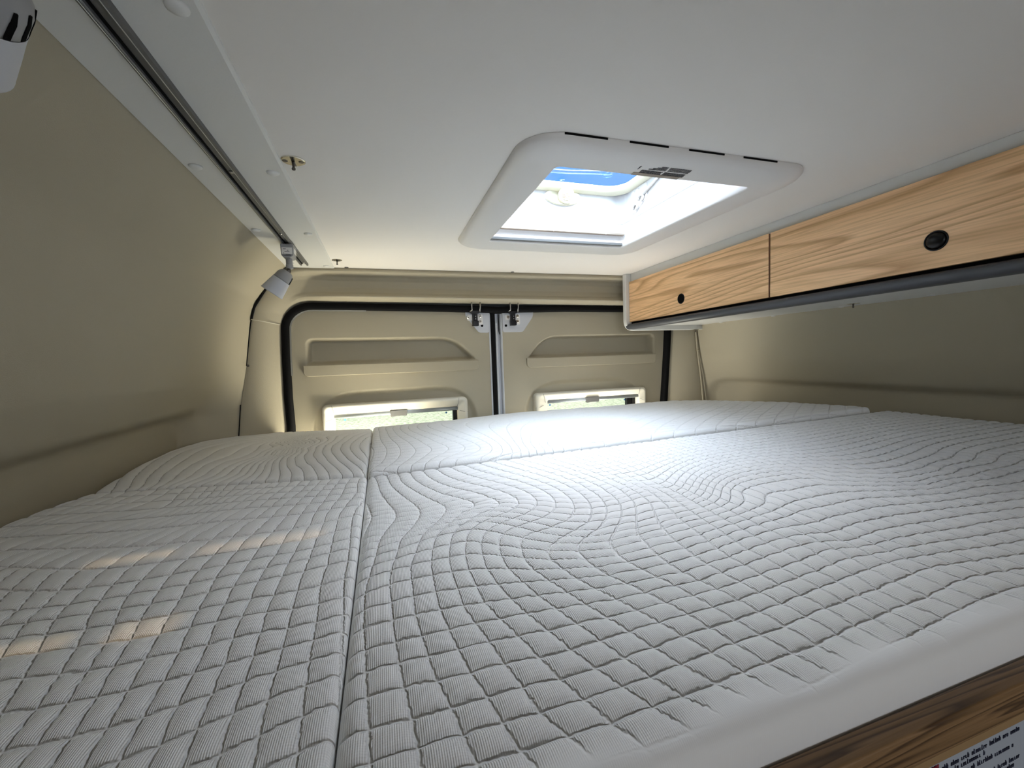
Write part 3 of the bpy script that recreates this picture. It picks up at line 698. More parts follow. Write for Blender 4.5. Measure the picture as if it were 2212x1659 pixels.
# round latch knob in an oval dish on the rear wall
KY = OY1 + .0125
V = []; F = []; n = 36
prof = [(1.0, 0), (.985, -.0040), (.93, -.0060), (.80, -.0052), (.62, -.0010), (.30, -.0005)]
for s_, d in prof:
    for k in range(n):
        a_ = 2 * math.pi * k / n; V.append((.436 + .047 * s_ * math.cos(a_), KY + d, CZ + .098 + .0200 * s_ * math.sin(a_)))
for i in range(len(prof) - 1):
    for k in range(n): F.append((i * n + k, i * n + (k + 1) % n, (i + 1) * n + (k + 1) % n, (i + 1) * n + k))
F.append(tuple((len(prof) - 1) * n + k for k in range(n)))
dsh = obj('latch_dish', V, F, M['rim'], t, smooth=True); fix_normals(dsh, (.43, .5, .3))
kb = MB().lathe([(.0185, 0), (.0200, .003), (.0200, .0095), (.0192, .0110), (.0170, .0112)], (.443, KY - .001, CZ + .101), (0, -1, -.12), 36).build('latch_knob', M['rim'], dsh, smooth=True)
mb = MB()
for i in range(-5, 6):
    for j in range(-5, 6):
        if i * i + j * j < 24: mb.box(.443 + i * .0030 - .0011, .443 + i * .0030 + .0011, KY - .0140, KY - .0122, CZ + .1000 + j * .0030 - .0006, CZ + .1000 + j * .0030 + .0006)
mb.build('knob_grid', M['peach'], kb)
# latch bracket on the right wall of the well
WX = OX1 + .0125
mb = MB()
mb.prism(round_poly([(.842, CZ + .074), (.842, CZ + .108), (.868, CZ + .108), (.905, CZ + .106), (.905, CZ + .056), (.892, CZ + .050)], .006), lambda a, c, d: (d, a, c), WX - .0020, WX + .002)
lb = mb.build('side_bracket', M['white'], t, bevel=.0012)
for (cy, cz, r_) in ((.884, CZ + .064, .009), (.862, CZ + .078, .009)):
    pts = [(WX - .005, cy + r_ * math.cos(a_), cz + r_ * .8 * math.sin(a_)) for a_ in np.linspace(-.3, 4.4, 14)]
    MB().tube(pts, .0028, 8).build('bracket_loop', M['white'], lb, smooth=True)
MB().tube([(WX - .004, .855, CZ + .083), (WX - .004, .80, CZ + .099), (WX - .004, .74, CZ + .110)], .0030, 8).build('stay_rod', M['white'], lb, smooth=True)
mb = MB(); mb.box(WX - .0045, WX - .001, .872, .878, CZ + .080, CZ + .104); mb.box(WX - .0045, WX - .001, .890, .896, CZ + .080, CZ + .104); mb.build('bracket_rib', M['white'], lb, bevel=.001)

# ---------------------------------------------------------------- overhead locker on the right
def shear(mb):
    mb.v = [(x + .027 * (y - 1.33), y, z + (.0075 * (1.33 - y) if z < .27 else 0)) for x, y, z in mb.v]; return mb
YN = -.9                        # the locker runs past the camera
t = thing('overhead_locker', (.95, .6, .18), 'long white ceiling locker on the right with two light oak doors', 'cabinet')
mb = MB(); mb.box(.868, .884, YN, 1.322, .2515, .2800); shear(mb).build('top_rail', M['laminate'], t, bevel=.0008)
mb = MB(); mb.box(.872, 1.19, YN, 1.322, .0955, .1075); shear(mb).build('bottom_board', M['laminate'], t)
mb = MB(); mb.box(.884, .890, YN, 1.322, .105, .270); shear(mb).build('inner_liner', M['hole'], t)
ep = round_poly([(.846, .2798), (.846, .0785), (1.215, .0785), (1.215, .2798)], [0, .040, 0, 0], 10)
mb = MB().prism(ep, lambda a, c, d: (a, d, c), 1.3225, 1.3425); shear(mb)
mb.build('end_panel', M['laminate'], t, bevel=.0025, seg=3)
# front edge of the end panel, a touch wider than the panel
def locker_door(y0, y1, knob_y, knob_r, dome_):
    mb = MB(); mb.box(.860, .874, y0, y1, .1085, .2510); shear(mb)
    d = mb.build('locker_door', M['oak'], t, bevel=.0006, seg=1)
    mb = MB(); mb.box(.8605, .8735, y0 - .0012, y0 - .0001, .109, .2505); shear(mb).build('edge_banding', M['edge'], d)
    kx = .860 + .027 * (knob_y - 1.33); kz = .1505 + .0075 * (1.33 - knob_y)
    if dome_:
        b_ = MB().lathe([(knob_r, -.0005), (knob_r, .0010), (knob_r * .93, .0020), (knob_r * .86, .0012), (knob_r * .84, .0006)], (kx, knob_y, kz), (-1, 0, 0), 40, cap=True).build('button_bezel', M['black'], d, smooth=True)
        MB().lathe([(knob_r * .80, .0006), (knob_r * .79, .0026), (knob_r * .66, .0046), (knob_r * .42, .0062), (knob_r * .2, .0069), (.0003, .0071)], (kx, knob_y, kz), (-1, 0, 0), 40).build('button', M['black'], b_, smooth=True)
    else:
        b_ = MB().lathe([(knob_r, -.0005), (knob_r, .0008), (knob_r * .93, .0014), (knob_r * .88, .0006)], (kx, knob_y, kz), (-1, 0, 0), 36).build('button_bezel', M['black'], d, smooth=True)
        MB().lathe([(knob_r * .86, .0007), (knob_r * .86, .0009)], (kx, knob_y, kz), (-1, 0, 0), 32).build('button', M['hole'], b_)
    return d
locker_door(.7415, 1.3215, 1.040, .0150, False)
locker_door(YN, .7370, .4370, .0155, True)
mb = MB(); mb.box(.868, .874, YN, 1.3205, .1000, .1085); shear(mb).build('shadow_gap', M['hole'], t)
pr = [(.876, .1015), (.858, .1015), (.8525, .0990), (.8505, .0950), (.8520, .0890), (.8560, .0845), (.862, .0820), (.876, .0820)]
mb = MB().prism(pr, lambda a, c, d: (a, d, c), YN, 1.333); shear(mb); mb.build('grip_rail', M['grey_rail'], t, bevel=.0012)
def cap_under(x, y, r=.0075):
    z = .0955 + .0075 * (1.33 - y); MB().lathe([(r, 0), (r * .9, .0014), (r * .6, .0025), (.0004, .003)], (x, y, z), (0, 0, -1), 18).build('screw_cap', M['laminate'], t, smooth=True)
for x, y in ((1.165, 1.215), (1.165, 1.005), (1.150, .795), (1.135, .600), (1.135, .40)): cap_under(x, y)
for x, y, lb in ((1.15, 1.325, 'small metal pin fitting under the far end of the overhead locker'), (1.105, .735, 'small metal pin fitting under the middle of the overhead locker')):
    z = (.0955 if y < 1.3 else .0785) + .0075 * (1.33 - y); h = thing('pin_fitting', (x, y, z), lb, 'fitting', 'pin fittings under the overhead locker')
    p = MB().lathe([(.013, 0), (.013, .0008), (.011, .0014)], (x, y, z), (0, 0, -1), 28).build('plate', M['chrome'], h)
    MB().lathe([(.0022, .0012), (.0016, .006), (.0024, .009), (.0008, .011)], (x, y, z), (0, 0, -1), 12).build('pin', M['chrome_dark'], h, smooth=True)

# ---------------------------------------------------------------- bed base and its front boards
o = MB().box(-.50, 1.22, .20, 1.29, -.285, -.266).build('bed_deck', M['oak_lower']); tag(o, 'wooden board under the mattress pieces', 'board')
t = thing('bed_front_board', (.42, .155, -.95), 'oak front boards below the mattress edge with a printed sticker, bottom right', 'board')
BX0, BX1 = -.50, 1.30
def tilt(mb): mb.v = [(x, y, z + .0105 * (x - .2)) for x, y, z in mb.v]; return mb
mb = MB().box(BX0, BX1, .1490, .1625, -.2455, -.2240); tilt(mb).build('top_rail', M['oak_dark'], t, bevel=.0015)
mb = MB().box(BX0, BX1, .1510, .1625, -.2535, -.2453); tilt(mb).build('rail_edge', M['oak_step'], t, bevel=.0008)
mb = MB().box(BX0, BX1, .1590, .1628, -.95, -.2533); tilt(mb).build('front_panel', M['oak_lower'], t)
st = MB().add([(.10, .1583, -.2655), (.4135, .1583, -.2590), (.4135, .1583, -.40), (.10, .1583, -.4065), (.10, .1588, -.2655), (.4135, .1588, -.2590), (.4135, .1588, -.40), (.10, .1588, -.4065)],
    [(3, 2, 1, 0), (0, 1, 5, 4), (1, 2, 6, 5), (2, 3, 7, 6), (3, 0, 4, 7)]).build('warning_sticker', M['paper'], t)
st['label'] = 'pale grey sticker with dark print'
rnd = random.Random(11); mt = MB(); mr = MB()
def words(mb, x0, x1, z0, seed, size=.0021, slope=.021):
    r_ = random.Random(seed); x = x0
    while x < x1:
        L_ = r_.choice([2, 2, 3, 4, 5, 6, 8, 10])
        for k in range(L_):
            if x > x1: break
            h = size * r_.choice([1, 1, 1, 1.55]); zz = z0 + slope * (x - x0); wv = size * .28
            q = r_.random(); y0, y1 = .15795, .1583
            mb.box(x, x + wv, y0, y1, zz, zz + h)
            if q < .7: mb.box(x, x + size * .62, y0, y1, zz + size * .76, zz + size)
            if q > .3: mb.box(x, x + size * .62, y0, y1, zz, zz + size * .22)
            if .2 < q < .8: mb.box(x + size * .42, x + size * .68, y0, y1, zz, zz + size)
            x += size * .98
        x += size * 1.1
words(mt, .324, .4045, -.2700, 1); words(mt, .324, .366, -.2745, 2); words(mt, .324, .3995, -.2800, 3); words(mt, .324, .406, -.2905, 4); words(mt, .324, .40, -.2950, 5)
words(mr, .306, .320, -.2672, 6, .0025)
mt.build('sticker_print', M['ink2'], st); mr.build('sticker_heading', M['red'], st)

# ---------------------------------------------------------------- mattresses
QR=[(0,6,-0.0245,0.3276),(1,6,-0.0016,0.3297),(2,6,0.0144,0.3292),(3,6,0.0342,0.3289),(0,5,-0.0217,0.3006),(1,5,-0.001,0.302),(2,5,0.0171,0.3023),(3,5,0.0374,0.3003),(4,5,0.0581,0.3008),(5,5,0.0759,0.2994),(6,5,0.0975,0.2981),(0,4,-0.021,0.2791),(1,4,0.0006,0.2795),(2,4,0.0195,0.2792),(3,4,0.0396,0.2782),(4,4,0.0624,0.2775),(5,4,0.0834,0.2755),(0,3,-0.0193,0.2575),(1,3,0.0028,0.2571),(2,3,0.0226,0.2551),(3,3,0.0436,0.2529),(4,3,0.0665,0.2536),(5,3,0.0897,0.2496),(0,2,-0.0177,0.2327),(1,2,0.0056,0.2313),(2,2,0.028,0.2313),(3,2,0.0492,0.2314),(4,2,0.0713,0.2308),(0,1,-0.0166,0.2121),(1,1,0.0074,0.2124),(2,1,0.0313,0.2115),(3,1,0.053,0.211),(4,1,0.074,0.2105),(1,0,0.0086,0.1952),(2,0,0.0349,0.193),(3,0,0.0573,0.1925),(0,7,-0.0247,0.3525),(1,7,-0.0026,0.3548),(2,7,0.0152,0.3568),(3,7,0.0339,0.3564),(4,7,0.0535,0.3531),(5,7,0.0693,0.3515),(6,7,0.0876,0.3462),(7,7,0.1098,0.3413),(4,6,0.0536,0.3275),(5,6,0.0693,0.3246),(6,6,0.0924,0.3213),(7,6,0.1143,0.3169),(0,8,-0.0249,0.377),(1,8,-0.0037,0.3847),(2,8,0.0154,0.3857),(3,8,0.0351,0.3858),(4,8,0.0528,0.384),(5,8,0.0682,0.382),(6,8,0.0855,0.3764),(7,8,0.1042,0.3691),(8,8,0.1255,0.3569),(0,9,-0.0219,0.4059),(1,9,-0.0019,0.4102),(2,9,0.0162,0.4127),(3,9,0.037,0.4145),(4,9,0.0557,0.4151),(5,9,0.0712,0.4149),(6,9,0.0883,0.407),(7,9,0.1047,0.3971),(8,9,0.1252,0.3833),(0,10,-0.0197,0.4266),(1,10,0.0025,0.4325),(2,10,0.024,0.4383),(3,10,0.0409,0.4404),(4,10,0.0604,0.4417),(5,10,0.0784,0.4439),(6,10,0.093,0.434),(7,10,0.1091,0.4184),(8,10,0.1282,0.4033),(0,11,-0.0162,0.4493),(1,11,0.0057,0.453),(2,11,0.0304,0.4644),(3,11,0.0488,0.4698),(4,11,0.0697,0.4716),(5,11,0.0914,0.4736),(6,11,0.1062,0.4599),(7,11,0.1212,0.445),(8,11,0.1379,0.4269),(0,12,-0.0148,0.4663),(1,12,0.0087,0.4759),(2,12,0.0366,0.4835),(3,12,0.0604,0.4877),(4,12,0.0839,0.4911),(0,13,-0.0128,0.4845),(1,13,0.0142,0.4881),(2,13,0.0452,0.4987),(3,13,0.0726,0.5041),(4,13,0.0994,0.5053),(0,14,-0.009,0.5004),(1,14,0.0219,0.5018),(2,14,0.0537,0.5102),(3,14,0.0837,0.5172),(4,14,0.1155,0.5189),(0,15,-0.0043,0.5173),(1,15,0.0277,0.5174),(2,15,0.0618,0.5244),(3,15,0.0955,0.5311),(4,15,0.135,0.5263),(0,16,0.0018,0.5314),(1,16,0.0331,0.5326),(2,16,0.068,0.5406),(3,16,0.1076,0.544),(4,16,0.1428,0.5417),(0,17,0.0065,0.5473),(1,17,0.0364,0.5461),(2,17,0.0717,0.5529),(3,17,0.1113,0.555),(0,18,0.0077,0.5638),(1,18,0.0369,0.5634),(2,18,0.0674,0.5757),(3,18,0.1006,0.5795),(4,18,0.1354,0.5716),(0,20,0.0006,0.5975),(1,20,0.0307,0.5979),(2,20,0.0529,0.6093),(3,20,0.0769,0.6136),(4,20,0.1145,0.6125),(0,23,-0.01,0.6485),(1,23,0.0162,0.6473),(2,23,0.0349,0.6604),(3,23,0.0555,0.6652),(0,27,-0.0164,0.7174),(1,27,0.002,0.7154),(2,27,0.0205,0.7134),(3,27,0.0432,0.7095),(9,8,0.1516,0.3489),(10,8,0.18,0.3399),(11,8,0.2121,0.3377),(12,8,0.2466,0.337),(13,8,0.2795,0.3382),(14,8,0.3112,0.3421),(15,8,0.338,0.3462),(8,7,0.1316,0.3359),(9,7,0.1547,0.3298),(10,7,0.1837,0.3225),(11,7,0.2175,0.3203),(12,7,0.2445,0.3202),(13,7,0.2758,0.3222),(14,7,0.3078,0.3259),(15,7,0.3344,0.3303),(8,6,0.1392,0.3117),(9,6,0.163,0.3086),(10,6,0.1916,0.3056),(11,6,0.2213,0.3043),(12,6,0.2465,0.3013),(13,6,0.2767,0.3056),(14,6,0.3041,0.3077),(15,6,0.3312,0.3119),(7,5,0.1209,0.2957),(8,5,0.1447,0.2921),(9,5,0.1709,0.2884),(10,5,0.1975,0.2871),(11,5,0.2268,0.2877),(12,5,0.25,0.2859),(13,5,0.2777,0.2892),(14,5,0.3057,0.2913),(15,5,0.3327,0.2955),(9,4,0.1781,0.27),(10,4,0.205,0.2702),(11,4,0.2301,0.2691),(12,4,0.2551,0.2702),(13,4,0.2791,0.2713),(14,4,0.3049,0.2741),(9,9,0.1471,0.3697),(10,9,0.1792,0.3572),(11,9,0.2121,0.3505),(12,9,0.2485,0.3529),(13,9,0.281,0.3541),(14,9,0.3141,0.3557),(9,10,0.1526,0.3871),(10,10,0.1792,0.3754),(11,10,0.2146,0.3663),(12,10,0.2525,0.3694),(13,10,0.2844,0.3719),(14,10,0.318,0.3745),(9,11,0.1651,0.4002),(10,11,0.1886,0.3895),(11,11,0.2203,0.3822),(12,11,0.2557,0.3834),(13,11,0.2888,0.3847),(14,11,0.3203,0.3907),(9,12,0.1818,0.4116),(10,12,0.2017,0.4008),(11,12,0.2353,0.3988),(12,12,0.264,0.3978),(13,12,0.2941,0.3982),(14,12,0.323,0.4012),(9,13,0.199,0.421),(10,13,0.2183,0.4102),(11,13,0.251,0.4158),(12,13,0.2727,0.4118),(13,13,0.3036,0.4179),(14,13,0.328,0.4149),(9,14,0.2236,0.4352),(10,14,0.2436,0.4338),(11,14,0.2661,0.4333),(12,14,0.2839,0.4295),(13,14,0.3136,0.4357),(14,14,0.3333,0.4313),(10,15,0.2553,0.4486),(11,15,0.2776,0.4507),(12,15,0.2985,0.4537),(13,15,0.3243,0.4571),(14,15,0.3401,0.4546),(10,16,0.2665,0.4711),(11,16,0.287,0.4707),(12,16,0.3089,0.4765),(13,16,0.3286,0.4792),(14,16,0.3476,0.4802),(10,18,0.276,0.5016),(11,18,0.2937,0.4987),(12,18,0.315,0.5037),(13,18,0.3331,0.5107),(15,18,0.3631,0.4783),(11,20,0.2966,0.5265),(12,20,0.3176,0.533),(13,20,0.3326,0.5372),(15,20,0.363,0.5185),(15,4,0.3311,0.2757),(16,4,0.3548,0.2776),(17,4,0.3821,0.2814),(18,4,0.406,0.2831),(13,3,0.282,0.2533),(14,3,0.3045,0.2558),(15,3,0.3288,0.2583),(16,3,0.3513,0.2597),(17,3,0.375,0.2624),(13,2,0.2836,0.236),(14,2,0.3072,0.239),(15,2,0.3304,0.2409),(16,2,0.3529,0.2426),(17,2,0.3746,0.2451),(18,2,0.395,0.2452),(19,2,0.4196,0.2463),(20,2,0.4426,0.2461),(13,1,0.2866,0.2189),(14,1,0.3082,0.2207),(15,1,0.3277,0.2212),(16,1,0.3461,0.2225),(17,1,0.3672,0.223),(18,1,0.3914,0.2259),(19,1,0.4199,0.2277),(20,1,0.4421,0.2282),(11,0,0.2436,0.1952),(12,0,0.2642,0.1946),(13,0,0.2873,0.1969),(14,0,0.3059,0.1987),(15,0,0.3271,0.1999),(16,0,0.346,0.2008),(17,0,0.3649,0.2021),(18,0,0.3909,0.202),(19,0,0.4178,0.2048),(20,0,0.4433,0.2071),(9,-1,0.2073,0.1708),(10,-1,0.2289,0.1714),(11,-1,0.2484,0.1732),(12,-1,0.2669,0.1736),(13,-1,0.2878,0.1754),(14,-1,0.3064,0.1773),(15,-1,0.323,0.1784),(16,-1,0.3443,0.1802),(17,-1,0.3703,0.1824),(18,-1,0.3927,0.1842),(19,-1,0.4201,0.1866),(5,1,0.1018,0.2091),(6,1,0.128,0.2096),(7,1,0.1468,0.2101),(8,1,0.1712,0.212),(9,1,0.1974,0.214),(10,1,0.2167,0.2152),(4,0,0.084,0.1913),(5,0,0.108,0.1902),(6,0,0.1361,0.1917),(7,0,0.1551,0.1922),(8,0,0.1799,0.1924),(9,0,0.2017,0.1933),(10,0,0.2214,0.1938),(4,-1,0.0899,0.1726),(5,-1,0.1161,0.1717),(6,-1,0.1457,0.171),(7,-1,0.1661,0.1696),(8,-1,0.1894,0.1707)]
QRV=[(5,0.4304,0.288),(5,0.5057,0.2919),(5,0.5557,0.2859),(5,0.6041,0.2831),(5,0.6831,0.2706),(6,0.4289,0.3109),(6,0.474,0.3136),(6,0.5312,0.313),(6,0.5769,0.3062),(6,0.6425,0.2959),(6,0.7176,0.2845),(7,0.4572,0.3316),(7,0.5077,0.3347),(7,0.5644,0.3328),(7,0.619,0.319),(7,0.7556,0.3),(8,0.4101,0.3546),(8,0.4606,0.3627),(8,0.4972,0.3608),(8,0.5689,0.3591),(8,0.6495,0.335),(8,0.8014,0.3185),(9,0.4912,0.3869),(9,0.5353,0.3887),(9,0.5762,0.3819),(9,0.6437,0.3584),(9,0.7298,0.3496),(9,0.8689,0.3458),(10,0.4485,0.3951),(10,0.5216,0.4164),(10,0.5808,0.4114),(10,0.6317,0.3804),(10,0.7012,0.362),(10,0.778,0.3594),(10,0.877,0.3636),(10,0.939,0.3742),(11,0.4542,0.4397),(11,0.534,0.4538),(11,0.5796,0.447),(11,0.5998,0.4249),(11,0.6489,0.3909),(11,0.693,0.3716),(11,0.8,0.3837),(11,0.8845,0.3832),(11,0.9522,0.4025),(11,1.0103,0.4031),(12,0.4844,0.469),(12,0.5534,0.4725),(12,0.5914,0.4663),(12,0.6134,0.4458),(12,0.6424,0.4193),(12,0.6896,0.3919),(12,0.7695,0.3903),(12,0.8617,0.4016),(12,0.9292,0.4225),(12,1.0166,0.4301)]
QL=[(0,8,-0.0615,0.3738),(1,8,-0.0808,0.3733),(2,8,-0.1008,0.3766),(3,8,-0.1181,0.3774),(4,8,-0.1363,0.377),(5,8,-0.1532,0.3772),(0,7,-0.0595,0.3469),(1,7,-0.0802,0.3464),(2,7,-0.0983,0.3509),(3,7,-0.1171,0.3494),(4,7,-0.1317,0.3455),(5,7,-0.1488,0.3447),(0,6,-0.0589,0.326),(1,6,-0.0782,0.3233),(2,6,-0.0963,0.3213),(3,6,-0.1128,0.318),(4,6,-0.1296,0.3158),(0,5,-0.0575,0.3013),(1,5,-0.0773,0.299),(2,5,-0.0946,0.2974),(3,5,-0.1111,0.291),(4,5,-0.1282,0.289),(0,4,-0.0563,0.2801),(1,4,-0.0771,0.2752),(2,4,-0.0933,0.2713),(3,4,-0.1094,0.2657),(0,3,-0.0541,0.2549),(1,3,-0.0749,0.2471),(2,3,-0.0911,0.2426),(3,3,-0.107,0.2385),(0,2,-0.0526,0.2312),(1,2,-0.0721,0.2258),(0,9,-0.0641,0.4043),(1,9,-0.0823,0.4012),(2,9,-0.1016,0.4027),(3,9,-0.1189,0.4018),(4,9,-0.1385,0.402),(5,9,-0.1568,0.4001),(6,7,-0.1689,0.3448),(7,7,-0.1861,0.3417),(8,7,-0.1999,0.3434),(9,7,-0.2168,0.347),(10,7,-0.2391,0.3516),(6,8,-0.1728,0.3735),(7,8,-0.1915,0.3748),(8,8,-0.2059,0.376),(9,8,-0.225,0.3777),(10,8,-0.2494,0.3815),(11,8,-0.2705,0.3829),(5,6,-0.1451,0.3161),(6,6,-0.1644,0.3135),(7,6,-0.1795,0.3137),(8,6,-0.1947,0.3149),(9,6,-0.2095,0.3153),(10,6,-0.2277,0.3183),(5,5,-0.1431,0.2857),(6,5,-0.1596,0.2834),(7,5,-0.1747,0.2823),(8,5,-0.1909,0.284),(9,5,-0.2044,0.2845),(4,4,-0.1245,0.2599),(5,4,-0.1404,0.256),(6,9,-0.1763,0.3991),(7,9,-0.1976,0.4014),(8,9,-0.2148,0.4023),(9,9,-0.232,0.4019),(10,9,-0.2589,0.4038),(11,9,-0.2797,0.4101),(6,10,-0.18,0.4249),(7,10,-0.2004,0.4243),(8,10,-0.2235,0.4277),(9,10,-0.2416,0.4268),(10,10,-0.2681,0.4301),(11,10,-0.2864,0.4305),(6,11,-0.1856,0.4528),(7,11,-0.2046,0.4518),(8,11,-0.229,0.451),(9,11,-0.247,0.4492),(10,11,-0.2713,0.4501),(11,11,-0.2906,0.4529),(12,11,-0.3075,0.4557),(0,10,-0.0626,0.4458),(1,10,-0.0831,0.4388),(2,10,-0.1014,0.4388),(3,10,-0.1216,0.4362),(4,10,-0.1407,0.4329),(5,10,-0.1596,0.4314),(0,11,-0.0635,0.4729),(1,11,-0.0828,0.4677),(2,11,-0.1015,0.463),(3,11,-0.1208,0.4608),(4,11,-0.1413,0.4577),(5,11,-0.1626,0.4554),(0,12,-0.0636,0.4982),(1,12,-0.0829,0.4917),(2,12,-0.0994,0.487),(3,12,-0.1186,0.4902),(4,12,-0.1405,0.4862),(0,13,-0.0644,0.5293),(1,13,-0.0828,0.5234),(2,13,-0.0989,0.5197),(3,13,-0.1183,0.5176),(4,13,-0.1402,0.5145)]
QLU=[(0,-0.0649,0.5773),(0,-0.0589,0.6242),(0,-0.0468,0.6825),(0,-0.0478,0.755),(1,-0.081,0.5388),(1,-0.0809,0.5871),(1,-0.0754,0.639),(1,-0.0688,0.6874),(1,-0.0587,0.7714),(2,-0.0958,0.5741),(2,-0.0939,0.639),(2,-0.087,0.7047),(2,-0.078,0.7801),(3,-0.117,0.5534),(3,-0.1146,0.6011),(3,-0.1103,0.6498),(3,-0.1032,0.7117),(3,-0.0924,0.7807),(4,-0.1375,0.5562),(4,-0.1327,0.6086),(4,-0.1283,0.6614),(4,-0.1181,0.7182),(4,-0.1095,0.7826),(5,-0.1626,0.499),(5,-0.1622,0.545),(5,-0.1534,0.5916),(5,-0.1469,0.6575),(5,-0.1331,0.7247),(5,-0.1265,0.7844),(6,-0.1786,0.4252),(6,-0.183,0.4547),(6,-0.1837,0.5052),(6,-0.1809,0.5401),(6,-0.1765,0.601),(6,-0.1625,0.6527),(6,-0.1533,0.7193),(6,-0.1419,0.7856),(7,-0.2084,0.4929),(7,-0.2066,0.5249),(7,-0.2003,0.5707),(7,-0.1885,0.6122),(7,-0.1767,0.6662),(7,-0.1589,0.7821),(8,-0.2299,0.5477),(8,-0.2223,0.5849),(8,-0.21,0.6339),(8,-0.1937,0.6891),(8,-0.1766,0.7899),(9,-0.2438,0.5829),(9,-0.2299,0.6198),(9,-0.2163,0.6715),(9,-0.205,0.7325),(9,-0.19,0.7904),(10,-0.254,0.6089),(10,-0.2358,0.6513),(10,-0.2257,0.7027),(10,-0.2174,0.747),(10,-0.2063,0.7976),(11,-0.2254,0.7953),(12,-0.2452,0.8014),(13,-0.2596,0.8024),(14,-0.2734,0.8059),(15,-0.2876,0.8069),(16,-0.3054,0.8096),(17,-0.3231,0.8121),(17,-0.3123,0.7291),(17,-0.3411,0.7),(17,-0.3653,0.6895),(17,-0.3938,0.6582),(17,-0.4248,0.6165),(18,-0.3458,0.817),(18,-0.354,0.7508),(18,-0.3807,0.72),(18,-0.4187,0.686),(18,-0.4468,0.6497),(20,-0.3908,0.8218),(20,-0.4082,0.7537),(20,-0.4429,0.7116),(20,-0.4636,0.6751),(22,-0.4378,0.8325),(22,-0.4584,0.7709),(22,-0.4701,0.726),(22,-0.4791,0.6985),(13,-0.3442,0.5088),(13,-0.3501,0.5392),(13,-0.3496,0.5606),(14,-0.3643,0.5249),(14,-0.3701,0.5546),(14,-0.3658,0.5754),(15,-0.3853,0.5566),(15,-0.383,0.5865)]
QLF=[(0,-0.42,0.8511),(1,-0.4018,0.8482),(2,-0.3873,0.8459),(3,-0.3717,0.8435),(4,-0.358,0.8414),(5,-0.3442,0.8392),(6,-0.3264,0.8365),(7,-0.3044,0.833),(8,-0.2843,0.8299),(9,-0.2629,0.8266),(10,-0.2455,0.8238),(11,-0.227,0.8209),(12,-0.2041,0.8174),(13,-0.1831,0.8141),(14,-0.1641,0.8111),(15,-0.1427,0.8078),(16,-0.118,0.804),(17,-0.1017,0.8014),(18,-0.0777,0.7977),(19,-0.0601,0.7949),(13,-0.215,1.0024),(13,-0.2232,1.1922),(15,-0.1735,0.9114),(15,-0.1943,1.0923),(15,-0.1853,1.2516),(16,-0.1432,0.8973),(16,-0.1711,1.0503),(16,-0.169,1.2025),(8,-0.2663,0.8827),(8,-0.2463,1.0306),(8,-0.2292,1.1594),(8,-0.2065,1.2842),(2,-0.4023,0.9254),(2,-0.4227,1.063),(2,-0.43,1.2091),(2,-0.3776,1.2711),(5,-0.3292,0.8926),(5,-0.3265,1.0177),(5,-0.3002,1.1448),(5,-0.2655,1.2524),(17,-0.1417,0.9548),(17,-0.1579,1.0743),(17,-0.1455,1.1903),(18,-0.1148,0.9179),(18,-0.1429,1.0668),(18,-0.1287,1.1816),(19,-0.0881,0.8938),(19,-0.1237,1.0731),(19,-0.1088,1.1713)]
QRF=[(0,-0.0367,1.207),(0,-0.0263,0.9302),(0,-0.0341,0.853),(1,-0.0152,1.1955),(1,-0.0096,1.0333),(1,-0.0009,0.9179),(1,-0.0117,0.8245),(2,0.0047,1.1848),(2,0.0199,1.0184),(2,0.0265,0.9047),(2,0.0099,0.8144),(3,0.0198,1.2145),(3,0.0474,1.0183),(3,0.0588,0.9001),(3,0.0276,0.8062),(4,0.0401,1.2035),(4,0.0767,1.0035),(4,0.0915,0.9069),(4,0.0581,0.8098),(5,0.0647,1.1712),(5,0.1089,0.9735),(5,0.125,0.8791),(5,0.0806,0.8084),(6,0.157,0.8634),(6,0.1042,0.7973),(7,0.1887,0.848),(7,0.1275,0.7863),(8,0.2071,0.828),(9,0.2283,0.8287),(9,0.2197,0.7906),(10,0.2508,0.8403),(10,0.2375,0.7821),(11,0.2655,0.833),(12,0.2793,0.8379),(13,0.2961,0.8296),(14,0.3106,0.8224),(15,0.3251,0.8152),(16,0.3436,0.8061)]

def tps(pts, lam):
    P = np.array([(p[1], p[2]) for p in pts], float); v = np.array([p[0] for p in pts], float)
    c = P.mean(0); s_ = .25; Q = (P - c) / s_; n = len(Q)
    def K(A, B):
        r2 = ((A[:, None, :] - B[None, :, :]) ** 2).sum(-1); return .5 * r2 * np.log(r2 + 1e-12)
    A = np.zeros((n + 3, n + 3)); A[:n, :n] = K(Q, Q) + lam * np.eye(n); A[:n, n] = 1; A[:n, n + 1:] = Q; A[n, :n] = 1; A[n + 1:, :n] = Q.T
    sol = np.linalg.lstsq(A, np.concatenate([v, np.zeros(3)]), rcond=None)[0]
    def f(x, y):
        E = (np.stack([x, y], -1).reshape(-1, 2) - c) / s_; out = np.zeros(len(E))
        for i in range(0, len(E), 4000):
            e_ = E[i:i + 4000]; out[i:i + 4000] = K(e_, Q) @ sol[:n] + sol[n] + e_ @ sol[n + 1:]
        return out.reshape(x.shape)
    return f
def field(f, x0, x1, y0, y1, step=.008):
    gx = np.arange(x0, x1 + step, step); gy = np.arange(y0, y1 + step, step); X, Y = np.meshgrid(gx, gy, indexing='ij'); G = f(X, Y)
    def g(x, y):
        a = np.clip((x - x0) / step, 0, len(gx) - 1.001); b = np.clip((y - y0) / step, 0, len(gy) - 1.001)
        i = a.astype(int); j = b.astype(int); fa = a - i; fb = b - j
        return G[i, j] * (1 - fa) * (1 - fb) + G[i + 1, j] * fa * (1 - fb) + G[i, j + 1] * (1 - fa) * fb + G[i + 1, j + 1] * fa * fb
    return g
def pillow(q):
    d = .5 - np.abs(q - np.floor(q) - .5); return 1 - np.clip(1 - d / .5, 0, 1) ** 4
